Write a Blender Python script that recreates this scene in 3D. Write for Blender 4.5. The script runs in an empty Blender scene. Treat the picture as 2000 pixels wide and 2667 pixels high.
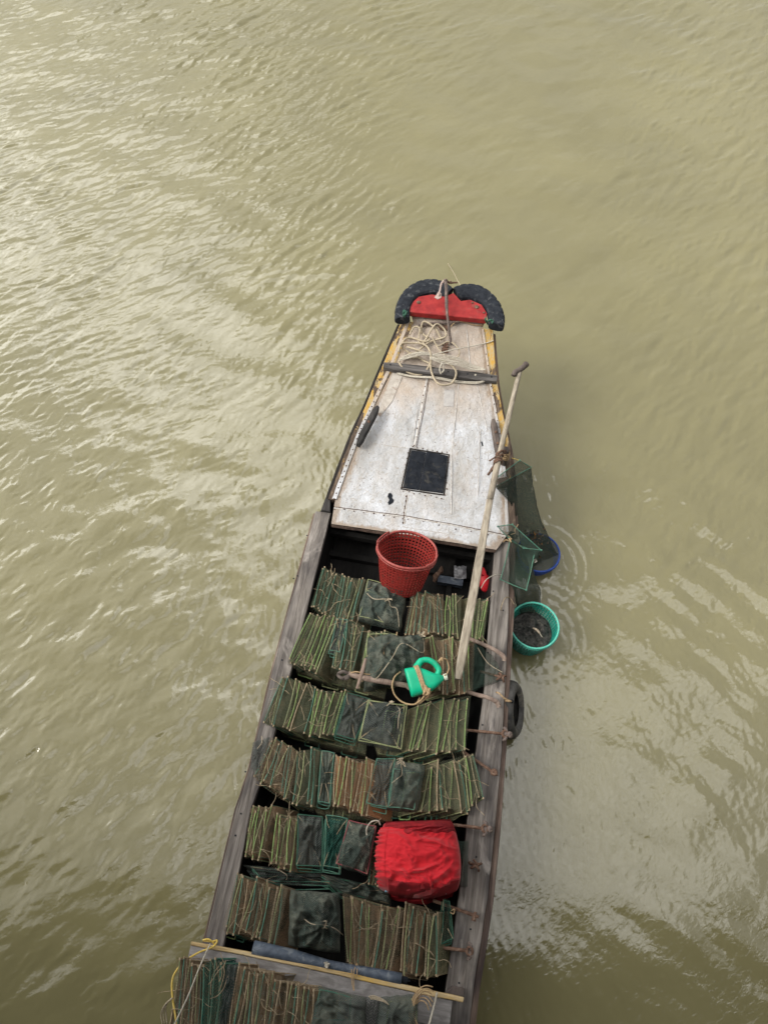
import bpy, math, random
import numpy as np
from mathutils import Vector, Matrix, noise
random.seed(7); np.random.seed(7)
# ------------------------------------------------------------------ camera, light
H = 5.6; PITCH = math.radians(61.5); ROLL = math.radians(3.0); F = 1926.0
_f = Vector((0, math.cos(PITCH), -math.sin(PITCH))); _r = Vector((1, 0, 0)); _u = _r.cross(_f)
CR = math.cos(ROLL)*_r + math.sin(ROLL)*_u
CU = -math.sin(ROLL)*_r + math.cos(ROLL)*_u
def P(x, y, z):
    """photo pixel -> world point on the horizontal plane at height z"""
    d = _f + CR*((x-1000)/F) - CU*((y-1333.5)/F)
    t = (z-H)/d.z
    return Vector((d.x*t, d.y*t, z))
S = bpy.context.scene
cd = bpy.data.cameras.new('camera'); cam = bpy.data.objects.new('camera', cd)
S.collection.objects.link(cam); S.camera = cam
cd.sensor_fit = 'VERTICAL'; cd.sensor_height = 36; cd.lens = 36*F/2667
cd.clip_start = 0.05; cd.clip_end = 2000
m = Matrix((CR, CU, -_f)).transposed().to_4x4(); m.translation = Vector((0, 0, H))
cam.matrix_world = m
S.view_settings.view_transform = 'Standard'; S.view_settings.look = 'None'
S.view_settings.exposure = 0.40; S.view_settings.gamma = 1
S.cycles.transparent_max_bounces = 16
S.cycles.max_bounces = 6; S.cycles.diffuse_bounces = 3; S.cycles.glossy_bounces = 3
S.cycles.caustics_reflective = False; S.cycles.caustics_refractive = False

SUN_EL = math.radians(41); SUN_AZ = math.radians(-98)   # azimuth from +Y, clockwise
sdir = Vector((math.sin(SUN_AZ)*math.cos(SUN_EL), math.cos(SUN_AZ)*math.cos(SUN_EL), math.sin(SUN_EL)))
sl = bpy.data.lights.new('sun', 'SUN'); so = bpy.data.objects.new('sun', sl); S.collection.objects.link(so)
sl.energy = 2.1; sl.angle = math.radians(24); sl.color = (1.0, 0.96, 0.88)
so.rotation_euler = sdir.to_track_quat('Z', 'Y').to_euler(); so.location = (-6, 0, 9)

SKY_T, SKY_LO, SKY_HI = .95, .60, 2.15
W = bpy.data.worlds.new('World'); S.world = W; W.use_nodes = True
nt = W.node_tree; nt.nodes.clear()
def wn(t, **k):
    n = nt.nodes.new(t)
    for a, b in k.items(): setattr(n, a, b)
    return n
sky = wn('ShaderNodeTexSky', sky_type='NISHITA', sun_disc=False, sun_elevation=SUN_EL, sun_rotation=SUN_AZ)
sky.air_density = 1.0; sky.dust_density = 2.0
bg1 = wn('ShaderNodeBackground'); bg1.inputs[1].default_value = 0.08
nt.links.new(sky.outputs[0], bg1.inputs[0])
tc = wn('ShaderNodeTexCoord')
mp = wn('ShaderNodeMapping'); mp.inputs['Scale'].default_value = (1.6, 1.6, 2.6)
nt.links.new(tc.outputs['Generated'], mp.inputs[0])
nz = wn('ShaderNodeTexNoise'); nz.inputs['Scale'].default_value = 2.1; nz.inputs['Detail'].default_value = 6
nt.links.new(mp.outputs[0], nz.inputs[0])
def wm(op, a_, b_=0.0):
    n_ = wn('ShaderNodeMath', operation=op)
    for v_, i_ in ((a_, 0), (b_, 1)):
        if isinstance(v_, bpy.types.NodeSocket): nt.links.new(v_, n_.inputs[i_])
        else: n_.inputs[i_].default_value = v_
    return n_.outputs[0]
def wdot(az, el):
    n_ = wn('ShaderNodeVectorMath', operation='DOT_PRODUCT'); az, el = math.radians(az), math.radians(el)
    n_.inputs[1].default_value = (math.sin(az)*math.cos(el), math.cos(az)*math.cos(el), math.sin(el))
    nt.links.new(tc.outputs['Generated'], n_.inputs[0]); return n_.outputs['Value']
def wstep(v_, lo, hi, a_, b_):
    n_ = wn('ShaderNodeMapRange', interpolation_type='SMOOTHSTEP'); nt.links.new(v_, n_.inputs[0])
    for i_, q_ in enumerate((lo, hi, a_, b_)): n_.inputs[1+i_].default_value = q_
    return n_.outputs[0]
sxz = wn('ShaderNodeSeparateXYZ'); nt.links.new(tc.outputs['Generated'], sxz.inputs[0])
# broken overcast: a bright cloud deck overhead and to the left, duller sky ahead and a dark cloud low on the left
g = wm('ADD', sxz.outputs[2], wm('MULTIPLY', wdot(-75, 30), .6))
g = wm('ADD', g, wm('MULTIPLY', wm('SUBTRACT', nz.outputs['Fac'], .5), .75))
g = wm('SUBTRACT', g, wstep(wdot(-64, 61), math.cos(math.radians(29)), math.cos(math.radians(12)), 0.0, .52))
g = wm('SUBTRACT', g, wstep(wdot(20, 52), math.cos(math.radians(23)), math.cos(math.radians(9)), 0.0, .36))
lev = wstep(g, SKY_T, SKY_T+.03, SKY_LO, SKY_HI)
nz2 = wn('ShaderNodeTexNoise'); nz2.inputs['Scale'].default_value = 9.0; nz2.inputs['Detail'].default_value = 5; nt.links.new(mp.outputs[0], nz2.inputs[0])
lev = wm('MULTIPLY', lev, wstep(nz2.outputs['Fac'], .36, .60, .62, 1.22))
glow = wm('MULTIPLY', wstep(wdot(-58, 30), .62, 1.0, 1.0, 1.9), wstep(sxz.outputs[2], .80, 1.0, 1.0, .74))
lev = wm('MULTIPLY', lev, glow)
bg2 = wn('ShaderNodeBackground'); bg2.inputs[0].default_value = (1.0, 0.985, 0.95, 1); nt.links.new(lev, bg2.inputs[1])
mx = wn('ShaderNodeMixShader'); mx.inputs[0].default_value = 0.85
nt.links.new(bg1.outputs[0], mx.inputs[1]); nt.links.new(bg2.outputs[0], mx.inputs[2])
wo = wn('ShaderNodeOutputWorld'); nt.links.new(mx.outputs[0], wo.inputs[0])

# ------------------------------------------------------------------ helpers
COL = S.collection
WL = {}
class MB:
    def __init__(s): s.v = []; s.f = []; s.mi = []; s.uv = []
    def add(s, vs, fs, mi=0, uvs=None):
        o = len(s.v); s.v += [tuple(v) for v in vs]
        for f in fs:
            s.f.append(tuple(i+o for i in f)); s.mi.append(mi)
            s.uv.append([uvs[i] for i in f] if uvs else [(0, 0)]*len(f))
        return s
    def build(s, name, mats, parent=None, smooth=False, loc=None):
        me = bpy.data.meshes.new(name)
        if parent is not None: base = WL[parent.name]
        elif loc is not None: base = Vector(loc)
        else:
            a = np.array(s.v); base = Vector(((a[:, 0].min()+a[:, 0].max())/2, (a[:, 1].min()+a[:, 1].max())/2, a[:, 2].min()))
        vs = [(v[0]-base.x, v[1]-base.y, v[2]-base.z) for v in s.v]
        me.from_pydata(vs, [], s.f)
        if not isinstance(mats, (list, tuple)): mats = [mats]
        for mm in mats: me.materials.append(mm)
        me.polygons.foreach_set('material_index', s.mi)
        uvl = me.uv_layers.new(name='UVMap')
        uvl.data.foreach_set('uv', [c for fu in s.uv for uv in fu for c in uv])
        if smooth: me.polygons.foreach_set('use_smooth', [True]*len(s.f))
        me.update()
        o = bpy.data.objects.new(name, me); COL.objects.link(o)
        if parent is not None: o.parent = parent
        else: o.location = base
        WL[o.name] = base
        return o
def empty(name, loc):
    o = bpy.data.objects.new(name, None); COL.objects.link(o); o.location = loc; o.empty_display_size = .1
    WL[o.name] = Vector(loc); return o
def tag(o, label=None, cat=None, group=None, kind=None):
    if label: o['label'] = label
    if cat: o['category'] = cat
    if group: o['group'] = group
    if kind: o['kind'] = kind
    return o
def thing(name, loc, label, cat, group=None): return tag(empty(name, loc), label, cat, group)
def rn(a, b): return random.uniform(a, b)
def catmull(pts, n=6, closed=False):
    pts = [Vector(p) for p in pts]; out = []; L = len(pts)
    rng = range(L if closed else L-1)
    for i in rng:
        if closed: p0, p1, p2, p3 = pts[i-1], pts[i], pts[(i+1) % L], pts[(i+2) % L]
        else: p0 = pts[max(i-1, 0)]; p1 = pts[i]; p2 = pts[i+1]; p3 = pts[min(i+2, L-1)]
        for k in range(n):
            t = k/n
            out.append(.5*((2*p1)+(-p0+p2)*t+(2*p0-5*p1+4*p2-p3)*t*t+(-p0+3*p1-3*p2+p3)*t**3))
    if not closed: out.append(pts[-1])
    return out
def tube(mb, pts, r, seg=6, mi=0, closed=False, caps=True, flat=1.0, jit=0):
    pts = [Vector(p) for p in pts]; n = len(pts)
    if n < 2: return mb
    rs = r if isinstance(r, (list, tuple)) else [r]*n
    vs = []; uvs = []; up = None; L = 0
    for i in range(n):
        a = pts[i-1] if (i > 0 or closed) else pts[i]; b = pts[(i+1) % n] if (i < n-1 or closed) else pts[i]
        t = (b-a)
        if t.length < 1e-9: t = Vector((0, 0, 1))
        t.normalize()
        if up is None:
            up = Vector((0, 0, 1)) if abs(t.z) < .9 else Vector((1, 0, 0))
        side = t.cross(up)
        if side.length < 1e-6: side = t.orthogonal()
        side.normalize(); up = side.cross(t).normalized()
        if i: L += (pts[i]-pts[i-1]).length
        for k in range(seg):
            an = 2*math.pi*k/seg
            rr = rs[i]*(1+rn(-jit, jit))
            vs.append(pts[i]+side*math.cos(an)*rr+up*math.sin(an)*rr*flat); uvs.append((L, k/seg))
    fs = []
    for i in range(n if closed else n-1):
        j = (i+1) % n
        for k in range(seg):
            k2 = (k+1) % seg
            fs.append((i*seg+k, i*seg+k2, j*seg+k2, j*seg+k))
    if caps and not closed:
        fs.append(tuple(range(seg-1, -1, -1))); fs.append(tuple((n-1)*seg+k for k in range(seg)))
    return mb.add(vs, fs, mi, uvs)
def prism(mb, top, dz, mi=0, bev=0.0, off=None):
    """polygon (counter-clockwise or not) extruded down by dz, top edge chamfered by bev"""
    top = [Vector(p) for p in top]; n = len(top)
    if sum((top[i].x*top[(i+1) % n].y-top[(i+1) % n].x*top[i].y) for i in range(n)) < 0: top.reverse()
    off = off or Vector((0, 0, 0))
    bot = [p-Vector((0, 0, dz))+off for p in top]
    if bev > 0:
        ins = []
        for i in range(n):
            a, b, c = top[i-1], top[i], top[(i+1) % n]
            d1 = (b-a).normalized(); d2 = (c-b).normalized()
            n1 = Vector((-d1.y, d1.x, 0)); n2 = Vector((-d2.y, d2.x, 0)); nn = (n1+n2)
            if nn.length < 1e-4: nn = n1
            nn.normalize(); s = 1/max(.4, nn.dot(n1))
            ins.append(b+nn*bev*s)
        mid = [p-Vector((0, 0, bev)) for p in top]
        vs = ins+mid+bot
        fs = [tuple(range(n))]+[(n+i, n+(i+1) % n, (i+1) % n, i) for i in range(n)]
        fs += [(2*n+i, 2*n+(i+1) % n, n+(i+1) % n, n+i) for i in range(n)]+[tuple(2*n+n-1-i for i in range(n))]
    else:
        vs = top+bot
        fs = [tuple(range(n))]+[(n+i, n+(i+1) % n, (i+1) % n, i) for i in range(n)]+[tuple(n+n-1-i for i in range(n))]
    return mb.add(vs, fs, mi)
def box(mb, c, ax, ay, az, mi=0, bev=.003):
    c = Vector(c); ax = Vector(ax); ay = Vector(ay); az = Vector(az)
    vs = []; 
    for sz in (-1, 1):
        for sx, sy in ((-1, -1), (1, -1), (1, 1), (-1, 1)): vs.append(c+ax*sx+ay*sy+az*sz)
    return mb.add(vs, [(3, 2, 1, 0), (4, 5, 6, 7), (0, 1, 5, 4), (1, 2, 6, 5), (2, 3, 7, 6), (3, 0, 4, 7)], mi)
def grid(mb, fn, nu, nv, mi=0, su=1, sv=1):
    vs = []; uvs = []
    for j in range(nv+1):
        for i in range(nu+1):
            vs.append(fn(i/nu, j/nv)); uvs.append((i/nu*su, j/nv*sv))
    fs = [(j*(nu+1)+i, j*(nu+1)+i+1, (j+1)*(nu+1)+i+1, (j+1)*(nu+1)+i) for j in range(nv) for i in range(nu)]
    return mb.add(vs, fs, mi, uvs)
def lerp(a, b, t): return a+(b-a)*t
def plank(mb, L, R, dz, mi=0, bev=.004, wob=0.0, ends=None):
    """plank whose top follows edge polylines L and R, thickness dz, closed ends"""
    n = len(L); vs = []
    for a, b in zip(L, R):
        a = Vector(a); b = Vector(b); w = (b-a).normalized()
        j = wob*rn(-1, 1); k = wob*rn(-1, 1)
        a = a+w*j; b = b+w*k
        vs += [a-Vector((0, 0, dz)), a-Vector((0, 0, bev)), a+w*bev, b-w*bev, b-Vector((0, 0, bev)), b-Vector((0, 0, dz))]
    fs = []
    for i in range(n-1):
        for k in range(6):
            fs.append((i*6+k, i*6+(k+1) % 6, (i+1)*6+(k+1) % 6, (i+1)*6+k))
    fs.append((5, 4, 3, 2, 1, 0)); fs.append(tuple((n-1)*6+k for k in range(6)))
    # orient outward
    if (Vector(vs[8])-Vector(vs[2])).cross(Vector(vs[3])-Vector(vs[2])).z > 0: fs = [tuple(reversed(f)) for f in fs]
    return mb.add(vs, fs, mi)
def subdiv(pts, k):
    out = []
    for a, b in zip(pts[:-1], pts[1:]):
        for i in range(k): out.append(Vector(a).lerp(Vector(b), i/k))
    out.append(Vector(pts[-1])); return out
def fb(x, y, z=0.0, o=4): return noise.fractal(Vector((x, y, z)), 1.0, 2.0, o)

# ------------------------------------------------------------------ materials
MATS = {}
def rgb(c): return (c[0], c[1], c[2], 1)
class NM:
    def __init__(s, name, rough=.8, spec=.3):
        s.m = bpy.data.materials.new(name); s.m.use_nodes = True; s.t = s.m.node_tree
        s.b = s.t.nodes['Principled BSDF']; s.b.inputs['Roughness'].default_value = rough
        s.b.inputs['Specular IOR Level'].default_value = spec
        s.tc = s.n('ShaderNodeTexCoord'); MATS[name] = s.m
        s.obj = s.tc.outputs['Object']
    def n(s, t, **k):
        nn = s.t.nodes.new(t)
        for a, b in k.items(): setattr(nn, a, b)
        return nn
    def l(s, a, b): s.t.links.new(a, b)
    def map(s, scale=(1, 1, 1), rz=0, src=None, ofs=(0, 0, 0)):
        a = s.n('ShaderNodeMapping'); a.vector_type = 'POINT'
        r = s.n('ShaderNodeVectorRotate', rotation_type='Z_AXIS'); r.inputs['Angle'].default_value = rz
        s.l(src or s.obj, r.inputs['Vector']); s.l(r.outputs[0], a.inputs[0])
        a.inputs['Scale'].default_value = scale; a.inputs['Location'].default_value = ofs
        return a.outputs[0]
    def noise(s, vec, scale, det=5, rough=.6, dist=0):
        a = s.n('ShaderNodeTexNoise'); a.inputs['Scale'].default_value = scale; a.inputs['Detail'].default_value = det
        a.inputs['Roughness'].default_value = rough; a.inputs['Distortion'].default_value = dist
        s.l(vec, a.inputs['Vector']); return a.outputs['Fac']
    def ramp(s, fac, stops):
        a = s.n('ShaderNodeValToRGB'); e = a.color_ramp.elements
        while len(e) < len(stops): e.new(.5)
        for el, (p, c) in zip(e, stops):
            el.position = p; el.color = rgb(c) if hasattr(c, '__len__') else (c, c, c, 1)
        s.l(fac, a.inputs[0]); return a.outputs[0]
    def mix(s, fac, a, b):
        x = s.n('ShaderNodeMix', data_type='RGBA')
        for v, i in ((fac, 0), (a, 6), (b, 7)):
            if isinstance(v, bpy.types.NodeSocket): s.l(v, x.inputs[i])
            elif hasattr(v, '__len__'): x.inputs[i].default_value = rgb(v)
            else: x.inputs[i].default_value = v
        return x.outputs[2]
    def math(s, op, a, b=0.0, c=None):
        x = s.n('ShaderNodeMath', operation=op)
        for v, i in ((a, 0), (b, 1), (c, 2)):
            if v is None: continue
            if isinstance(v, bpy.types.NodeSocket): s.l(v, x.inputs[i])
            else: x.inputs[i].default_value = v
        return x.outputs[0]
    def col(s, c):
        if isinstance(c, bpy.types.NodeSocket): s.l(c, s.b.inputs['Base Color'])
        else: s.b.inputs['Base Color'].default_value = rgb(c)
    def bump(s, h, strength=.4, dist=.01):
        b = s.n('ShaderNodeBump'); b.inputs['Strength'].default_value = strength; b.inputs['Distance'].default_value = dist
        s.l(h, b.inputs['Height']); s.l(b.outputs[0], s.b.inputs['Normal']); return b
YAW = -math.atan2(.128, .992)           # boat axis relative to +Y
AX = Vector((.128, .992, 0)).normalized(); RX = Vector((AX.y, -AX.x, 0))

def wood(name, stops, stain=(.03, .025, .022), st_amt=.5, rz=-YAW, rough=.85, grain=(38, 2.2, 38), bump=.5, pal=None):
    w = NM(name, rough, .25)
    g = w.noise(w.map(grain, rz), 1.0, 6, .65, .6)
    g2 = w.noise(w.map((9, 1.3, 9), rz), 1.0, 4, .6, 1.0)
    c = w.ramp(g, stops)
    s = w.ramp(g2, [(.52-.2*st_amt, 0.0), (.74-.1*st_amt, 1.0)])
    s = w.math('MULTIPLY', s, .85)
    c = w.mix(s, c, stain)
    if pal is not None:
        p = w.noise(w.map((5, 2, 5), rz, ofs=(3, 5, 1)), 1.0, 5, .6, .5)
        c = w.mix(w.ramp(p, [(.56, 0.0), (.64, .8)]), c, pal)
    w.col(c); w.bump(g, bump, .006)
    return w.m
m_gun = wood('weathered_wood', [(.3, (.085, .072, .062)), (.5, (.205, .182, .162)), (.68, (.33, .30, .275))], (.05, .045, .046), .62, pal=(.33, .30, .275), bump=.9)
m_rub = wood('brown_rubrail_wood', [(.3, (.07, .045, .035)), (.5, (.17, .12, .095)), (.7, (.27, .20, .16))], (.04, .03, .03), .5)
m_dark = wood('tarred_wood', [(.3, (.016, .014, .013)), (.6, (.04, .034, .03)), (.75, (.07, .055, .045))], (.01, .01, .01), .6)
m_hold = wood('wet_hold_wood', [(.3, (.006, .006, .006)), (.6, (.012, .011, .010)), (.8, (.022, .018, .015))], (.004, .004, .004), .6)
m_beam = wood('grey_beam_wood', [(.3, (.05, .046, .043)), (.5, (.13, .12, .115)), (.7, (.23, .21, .20))], (.03, .028, .028), .5, rz=-YAW+math.pi/2)
m_cleat = wood('black_cleat_wood', [(.3, (.025, .024, .024)), (.6, (.06, .056, .054)), (.8, (.11, .10, .095))], (.02, .02, .02), .4)
m_cleat2 = wood('brown_cleat_wood', [(.3, (.07, .055, .05)), (.6, (.14, .115, .10)), (.8, (.20, .17, .15))], (.04, .03, .03), .4)
m_oar = wood('pale_oar_wood', [(.3, (.20, .165, .13)), (.5, (.34, .295, .23)), (.7, (.46, .41, .33))], (.09, .075, .06), .35, grain=(70, 3, 70), bump=.8)
m_stick = wood('driftwood', [(.3, (.14, .10, .08)), (.5, (.26, .19, .155)), (.7, (.36, .29, .24))], (.07, .05, .04), .4)
def yellow_rail(name):
    w = NM(name, .75, .3)
    g = w.noise(w.map((40, 3, 40), -YAW), 1.0, 6, .65, .6)
    c = w.ramp(g, [(.3, (.03, .02, .015)), (.55, (.10, .07, .05)), (.7, (.20, .15, .11))])
    p = w.noise(w.map((9, 3.2, 9), -YAW), 1.0, 6, .7, .8)
    sx = w.n('ShaderNodeSeparateXYZ'); w.l(w.obj, sx.inputs[0])
    yy = w.n('ShaderNodeMapRange'); w.l(sx.outputs[1], yy.inputs[0])
    yy.inputs[1].default_value = 1.5; yy.inputs[2].default_value = 2.7; yy.inputs[3].default_value = -.17; yy.inputs[4].default_value = .045
    q = w.math('ADD', p, yy.outputs[0])
    ye = w.mix(w.ramp(w.noise(w.map((20, 9, 20), -YAW), 2.0, 6, .7), [(.4, 0.0), (.6, 1.0)]), (.50, .29, .05), (.42, .34, .20))
    c = w.mix(w.ramp(q, [(.485, 0.0), (.525, .95)]), c, ye)
    w.col(c); w.bump(w.math('ADD', g, p), .6, .005); return w.m
m_yel = yellow_rail('flaking_yellow_rail')
def stern_wood():
    w = NM('yellow_edged_board', .8, .3)
    g = w.noise(w.map((3, 34, 34), -YAW), 1.0, 6, .65, .6)
    c = w.ramp(g, [(.3, (.22, .15, .07)), (.5, (.44, .32, .16)), (.7, (.55, .44, .27))])
    p = w.noise(w.map((2.5, 9, 9), -YAW), 1.0, 5, .6, .6)
    c = w.mix(w.ramp(p, [(.5, 0.0), (.6, .8)]), c, (.52, .33, .07))
    w.col(c); w.bump(g, .5, .005); return w.m
m_sy = stern_wood()
def stain_board():
    w = NM('smooth_grey_board', .7, .35)
    p = w.noise(w.map((5, 12, 5), -YAW), 1.3, 5, .65, .8)
    g = w.noise(w.map((4, 46, 46), -YAW), 1.0, 5, .65, .6)
    c = w.ramp(p, [(.3, (.13, .12, .115)), (.5, (.24, .225, .22)), (.68, (.36, .345, .34))])
    c = w.mix(w.ramp(g, [(.35, .45), (.55, 0.0)]), c, (.12, .11, .10))
    w.col(c); w.bump(g, .35, .004); return w.m
m_sb = stain_board()
def tin(edge=False):
    w = NM('painted_tin' if not edge else 'weathered_tin', .5, .45)
    big = w.noise(w.map((3, 3, 3)), 1.0, 5, .6, .4)
    sp = w.noise(w.map((1, 1, 1)), 48.0, 5, .7, .5)
    sp2 = w.noise(w.map((1, 1, 1), ofs=(4, 2, 1)), 22.0, 6, .75, 1.2)
    c = w.ramp(big, [(.25, (.28, .275, .27)), (.42, (.42, .422, .43)), (.62, (.56, .575, .61))])
    gr = w.noise(w.map((12, 2.5, 4), -YAW, ofs=(7, 1, 0)), 1.0, 5, .6, .4)
    c = w.mix(w.ramp(gr, [(.47, 0.0), (.72, .5)]), c, (.31, .285, .25))
    c = w.mix(w.ramp(sp2, [(.53, 0.0), (.66, .8)]), c, (.31, .265, .215))
    c = w.mix(w.ramp(sp, [(.62, 0.0), (.69, .9)]), c, (.13, .085, .055))
    # the bow end keeps an older coat that has gone tan
    sx = w.n('ShaderNodeSeparateXYZ'); w.l(w.obj, sx.inputs[0])
    yy = w.n('ShaderNodeMapRange'); w.l(sx.outputs[1], yy.inputs[0])
    yy.inputs[1].default_value = 2.25; yy.inputs[2].default_value = 2.75
    f = w.math('MULTIPLY_ADD', w.noise(w.map((5, 5, 5)), 1.0, 4), 1.6, -.8)
    f = w.math('ADD', yy.outputs[0], f); f = w.math('MINIMUM', w.math('MAXIMUM', f, 0.0), .88)
    tan = w.mix(big, (.50, .40, .31), (.30, .235, .18))
    tan = w.mix(w.ramp(sp2, [(.5, 0.0), (.7, .8)]), tan, (.46, .43, .39))
    c = w.mix(f, c, tan)
    if edge:
        uvs_ = w.n('ShaderNodeSeparateXYZ'); w.l(w.tc.outputs['UV'], uvs_.inputs[0]); U_, V_ = uvs_.outputs[0], uvs_.outputs[1]
        e1_ = w.math('MINIMUM', w.math('MULTIPLY', U_, 14.0), w.math('MULTIPLY', w.math('SUBTRACT', 1.0, U_), 11.0))
        e1_ = w.math('MINIMUM', e1_, w.math('MULTIPLY', w.math('SUBTRACT', 1.0, V_), 26.0))
        gn = w.noise(w.map((16, 4, 8), -YAW, ofs=(1, 9, 2)), 1.0, 6, .7, .8)
        e2_ = w.math('SUBTRACT', w.math('MULTIPLY', gn, 2.1), w.math('ADD', e1_, .42))
        c = w.mix(w.math('MINIMUM', w.math('MAXIMUM', w.math('MULTIPLY', e2_, 2.0), 0.0), .8), c, (.26, .19, .13))
    w.col(c)
    h = w.math('ADD', w.noise(w.map((1, 1, 1)), 30.0, 4, .6, .8), w.math('MULTIPLY', sp2, .5))
    w.bump(h, .9, .010); return w.m
m_tin = tin(); m_tinE = tin(True)
def simple(name, c1, c2, scale=20, rough=.7, spec=.3, bump=.3, bd=.003, c3=None, det=5, metal=0):
    w = NM(name, rough, spec)
    n_ = w.noise(w.map((1, 1, 1)), scale, det, .65, .3)
    c = w.ramp(n_, [(.35, c1), (.65, c2)])
    if c3 is not None:
        k = w.noise(w.map((1, 1, 1), ofs=(5, 3, 8)), scale*.55, 6, .7, .8)
        c = w.mix(w.ramp(k, [(.55, 0.0), (.64, .85)]), c, c3)
    w.col(c); w.b.inputs['Metallic'].default_value = metal
    if bump: w.bump(n_, bump, bd)
    return w.m
m_tinS = simple('dirty_tin_seam', (.34, .31, .28), (.58, .56, .54), 30, .55, .4, .5, .004, (.24, .18, .13))
m_red = simple('worn_red_paint', (.22, .014, .016), (.36, .030, .028), 14, .6, .3, .3, .003, (.24, .075, .06))
m_tyre = simple('tyre_rubber', (.010, .012, .017), (.024, .028, .036), 30, .8, .2, .3, .003, (.09, .095, .10))
m_tyre2 = simple('grey_worn_rubber', (.035, .034, .033), (.10, .096, .09), 12, .7, .35, .5, .004, (.18, .165, .13))
m_rust = simple('rusty_iron', (.07, .038, .025), (.17, .10, .07), 60, .8, .3, .6, .003, (.22, .15, .11))
m_iron = simple('dull_iron', (.07, .055, .048), (.17, .13, .115), 40, .7, .35, .4, .002, (.26, .2, .17))
m_black = simple('black_boards', (.008, .010, .014), (.022, .025, .032), 18, .85, .12, .4, .003, (.05, .048, .045))
m_nail = simple('rusty_nail', (.04, .02, .012), (.11, .055, .035), 60, .8, .3, .0)
m_rope = simple('tan_rope', (.30, .245, .17), (.50, .43, .32), 90, .9, .15, .8, .004)
m_cord = simple('white_cord', (.33, .30, .245), (.55, .51, .43), 90, .85, .2, .4, .002)
m_twine = simple('brown_twine', (.30, .20, .11), (.47, .34, .20), 80, .9, .15, .4, .002)
m_ycord = simple('yellow_cord', (.55, .38, .07), (.66, .50, .16), 80, .8, .2, .3, .002)
m_pipe = simple('blue_grey_pipe', (.045, .06, .085), (.085, .105, .14), 30, .5, .4, .3, .002, (.16, .18, .20))
m_jug = simple('green_plastic', (.0, .36, .19), (.0, .46, .25), 9, .42, .4, .1, .001, (.03, .33, .19))
m_cap = simple('cream_plastic', (.55, .60, .48), (.66, .70, .58), 20, .4, .4, .0)
m_rbask = simple('red_basket_plastic', (.17, .014, .011), (.28, .026, .020), 60, .6, .3, .25, .002, (.09, .03, .022))
m_rrim = simple('faded_red_rim', (.27, .045, .038), (.38, .09, .075), 40, .5, .45, .4, .002, (.18, .035, .03))
m_gbask = simple('green_basket_plastic', (.0, .21, .16), (.015, .32, .25), 20, .45, .45, .2, .002)
m_grim = simple('pale_green_rim', (.05, .42, .32), (.16, .56, .45), 90, .5, .45, .6, .004)
m_bbask = simple('blue_basket_plastic', (.012, .045, .24), (.03, .08, .36), 30, .5, .4, .3, .002)
m_slip = simple('red_foam', (.45, .008, .015), (.60, .02, .03), 20, .5, .4, .1, .002)
m_leaf = simple('sodden_debris', (.02, .017, .013), (.06, .05, .035), 40, .9, .2, .6, .004, (.22, .10, .02))
m_pale = simple('crumpled_plastic', (.16, .16, .17), (.40, .40, .42), 40, .5, .4, .8, .01)
m_lime = simple('lime_rod', (.15, .25, .075), (.27, .39, .14), 40, .6, .35, .0, c3=(.16, .15, .08))
m_teal = simple('teal_rod', (.04, .13, .095), (.10, .23, .16), 40, .6, .35, .0, c3=(.12, .13, .08))
m_olive = simple('olive_rod', (.16, .19, .09), (.33, .35, .18), 50, .7, .3, .0)
m_tanrod = simple('tan_rod', (.24, .18, .11), (.42, .34, .23), 60, .8, .25, .0)
m_darkrod = simple('dark_green_rod', (.02, .07, .05), (.05, .14, .09), 60, .7, .3, .0)
m_wine = simple('wine_rod', (.20, .04, .05), (.32, .09, .10), 60, .7, .3, .0)
m_conc = simple('stained_concrete', (.07, .065, .055), (.12, .11, .095), 1.5, .9, .2, .3, .01)

def netmat(name, thread, muck, cell=.011, w=.36, muck_amt=.5, diag=True):
    n = NM(name, .85, .2)
    uv = n.tc.outputs['UV']
    wob = n.n('ShaderNodeTexNoise'); wob.inputs['Scale'].default_value = 22; n.l(uv, wob.inputs['Vector'])
    off = n.n('ShaderNodeVectorMath', operation='SCALE'); n.l(wob.outputs['Color'], off.inputs[0]); off.inputs['Scale'].default_value = .012
    ad = n.n('ShaderNodeVectorMath', operation='ADD'); n.l(uv, ad.inputs[0]); n.l(off.outputs[0], ad.inputs[1])
    s = n.n('ShaderNodeSeparateXYZ'); n.l(ad.outputs[0], s.inputs[0])
    if diag:
        a = n.math('ADD', s.outputs[0], s.outputs[1]); b = n.math('SUBTRACT', s.outputs[0], s.outputs[1])
    else: a, b = s.outputs[0], s.outputs[1]
    fa = n.math('LESS_THAN', n.math('FRACT', n.math('DIVIDE', a, cell)), w)
    f_b = n.math('LESS_THAN', n.math('FRACT', n.math('DIVIDE', b, cell)), w)
    thr = n.math('MAXIMUM', fa, f_b)
    mk = n.noise(n.map((1, 1, 1)), 9.0, 6, .68, .6)
    mk2 = n.noise(n.map((1, 1, 1), ofs=(2, 2, 2)), 160.0, 3, .6, .3)
    th = n.math('GREATER_THAN', n.math('ADD', n.math('MULTIPLY', mk, .75), n.math('MULTIPLY', mk2, .5)), .80-.32*muck_amt)
    al = n.math('MAXIMUM', thr, th)
    c = n.mix(n.ramp(mk, [(.5-.22*muck_amt, 0.0), (.72-.2*muck_amt, 1.0)]), thread, muck)
    c = n.mix(n.ramp(mk2, [(.4, .55), (.55, 0.0)]), c, tuple(x*.45 for x in thread))
    n.col(c); n.l(al, n.b.inputs['Alpha']); n.bump(mk2, .6, .006)
    return n.m
N_GREEN = netmat('green_brown_net', (.095, .11, .068), (.155, .12, .072), muck_amt=.45)
N_BROWN = netmat('brown_net', (.13, .11, .07), (.23, .145, .085), muck_amt=.65)
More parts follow.
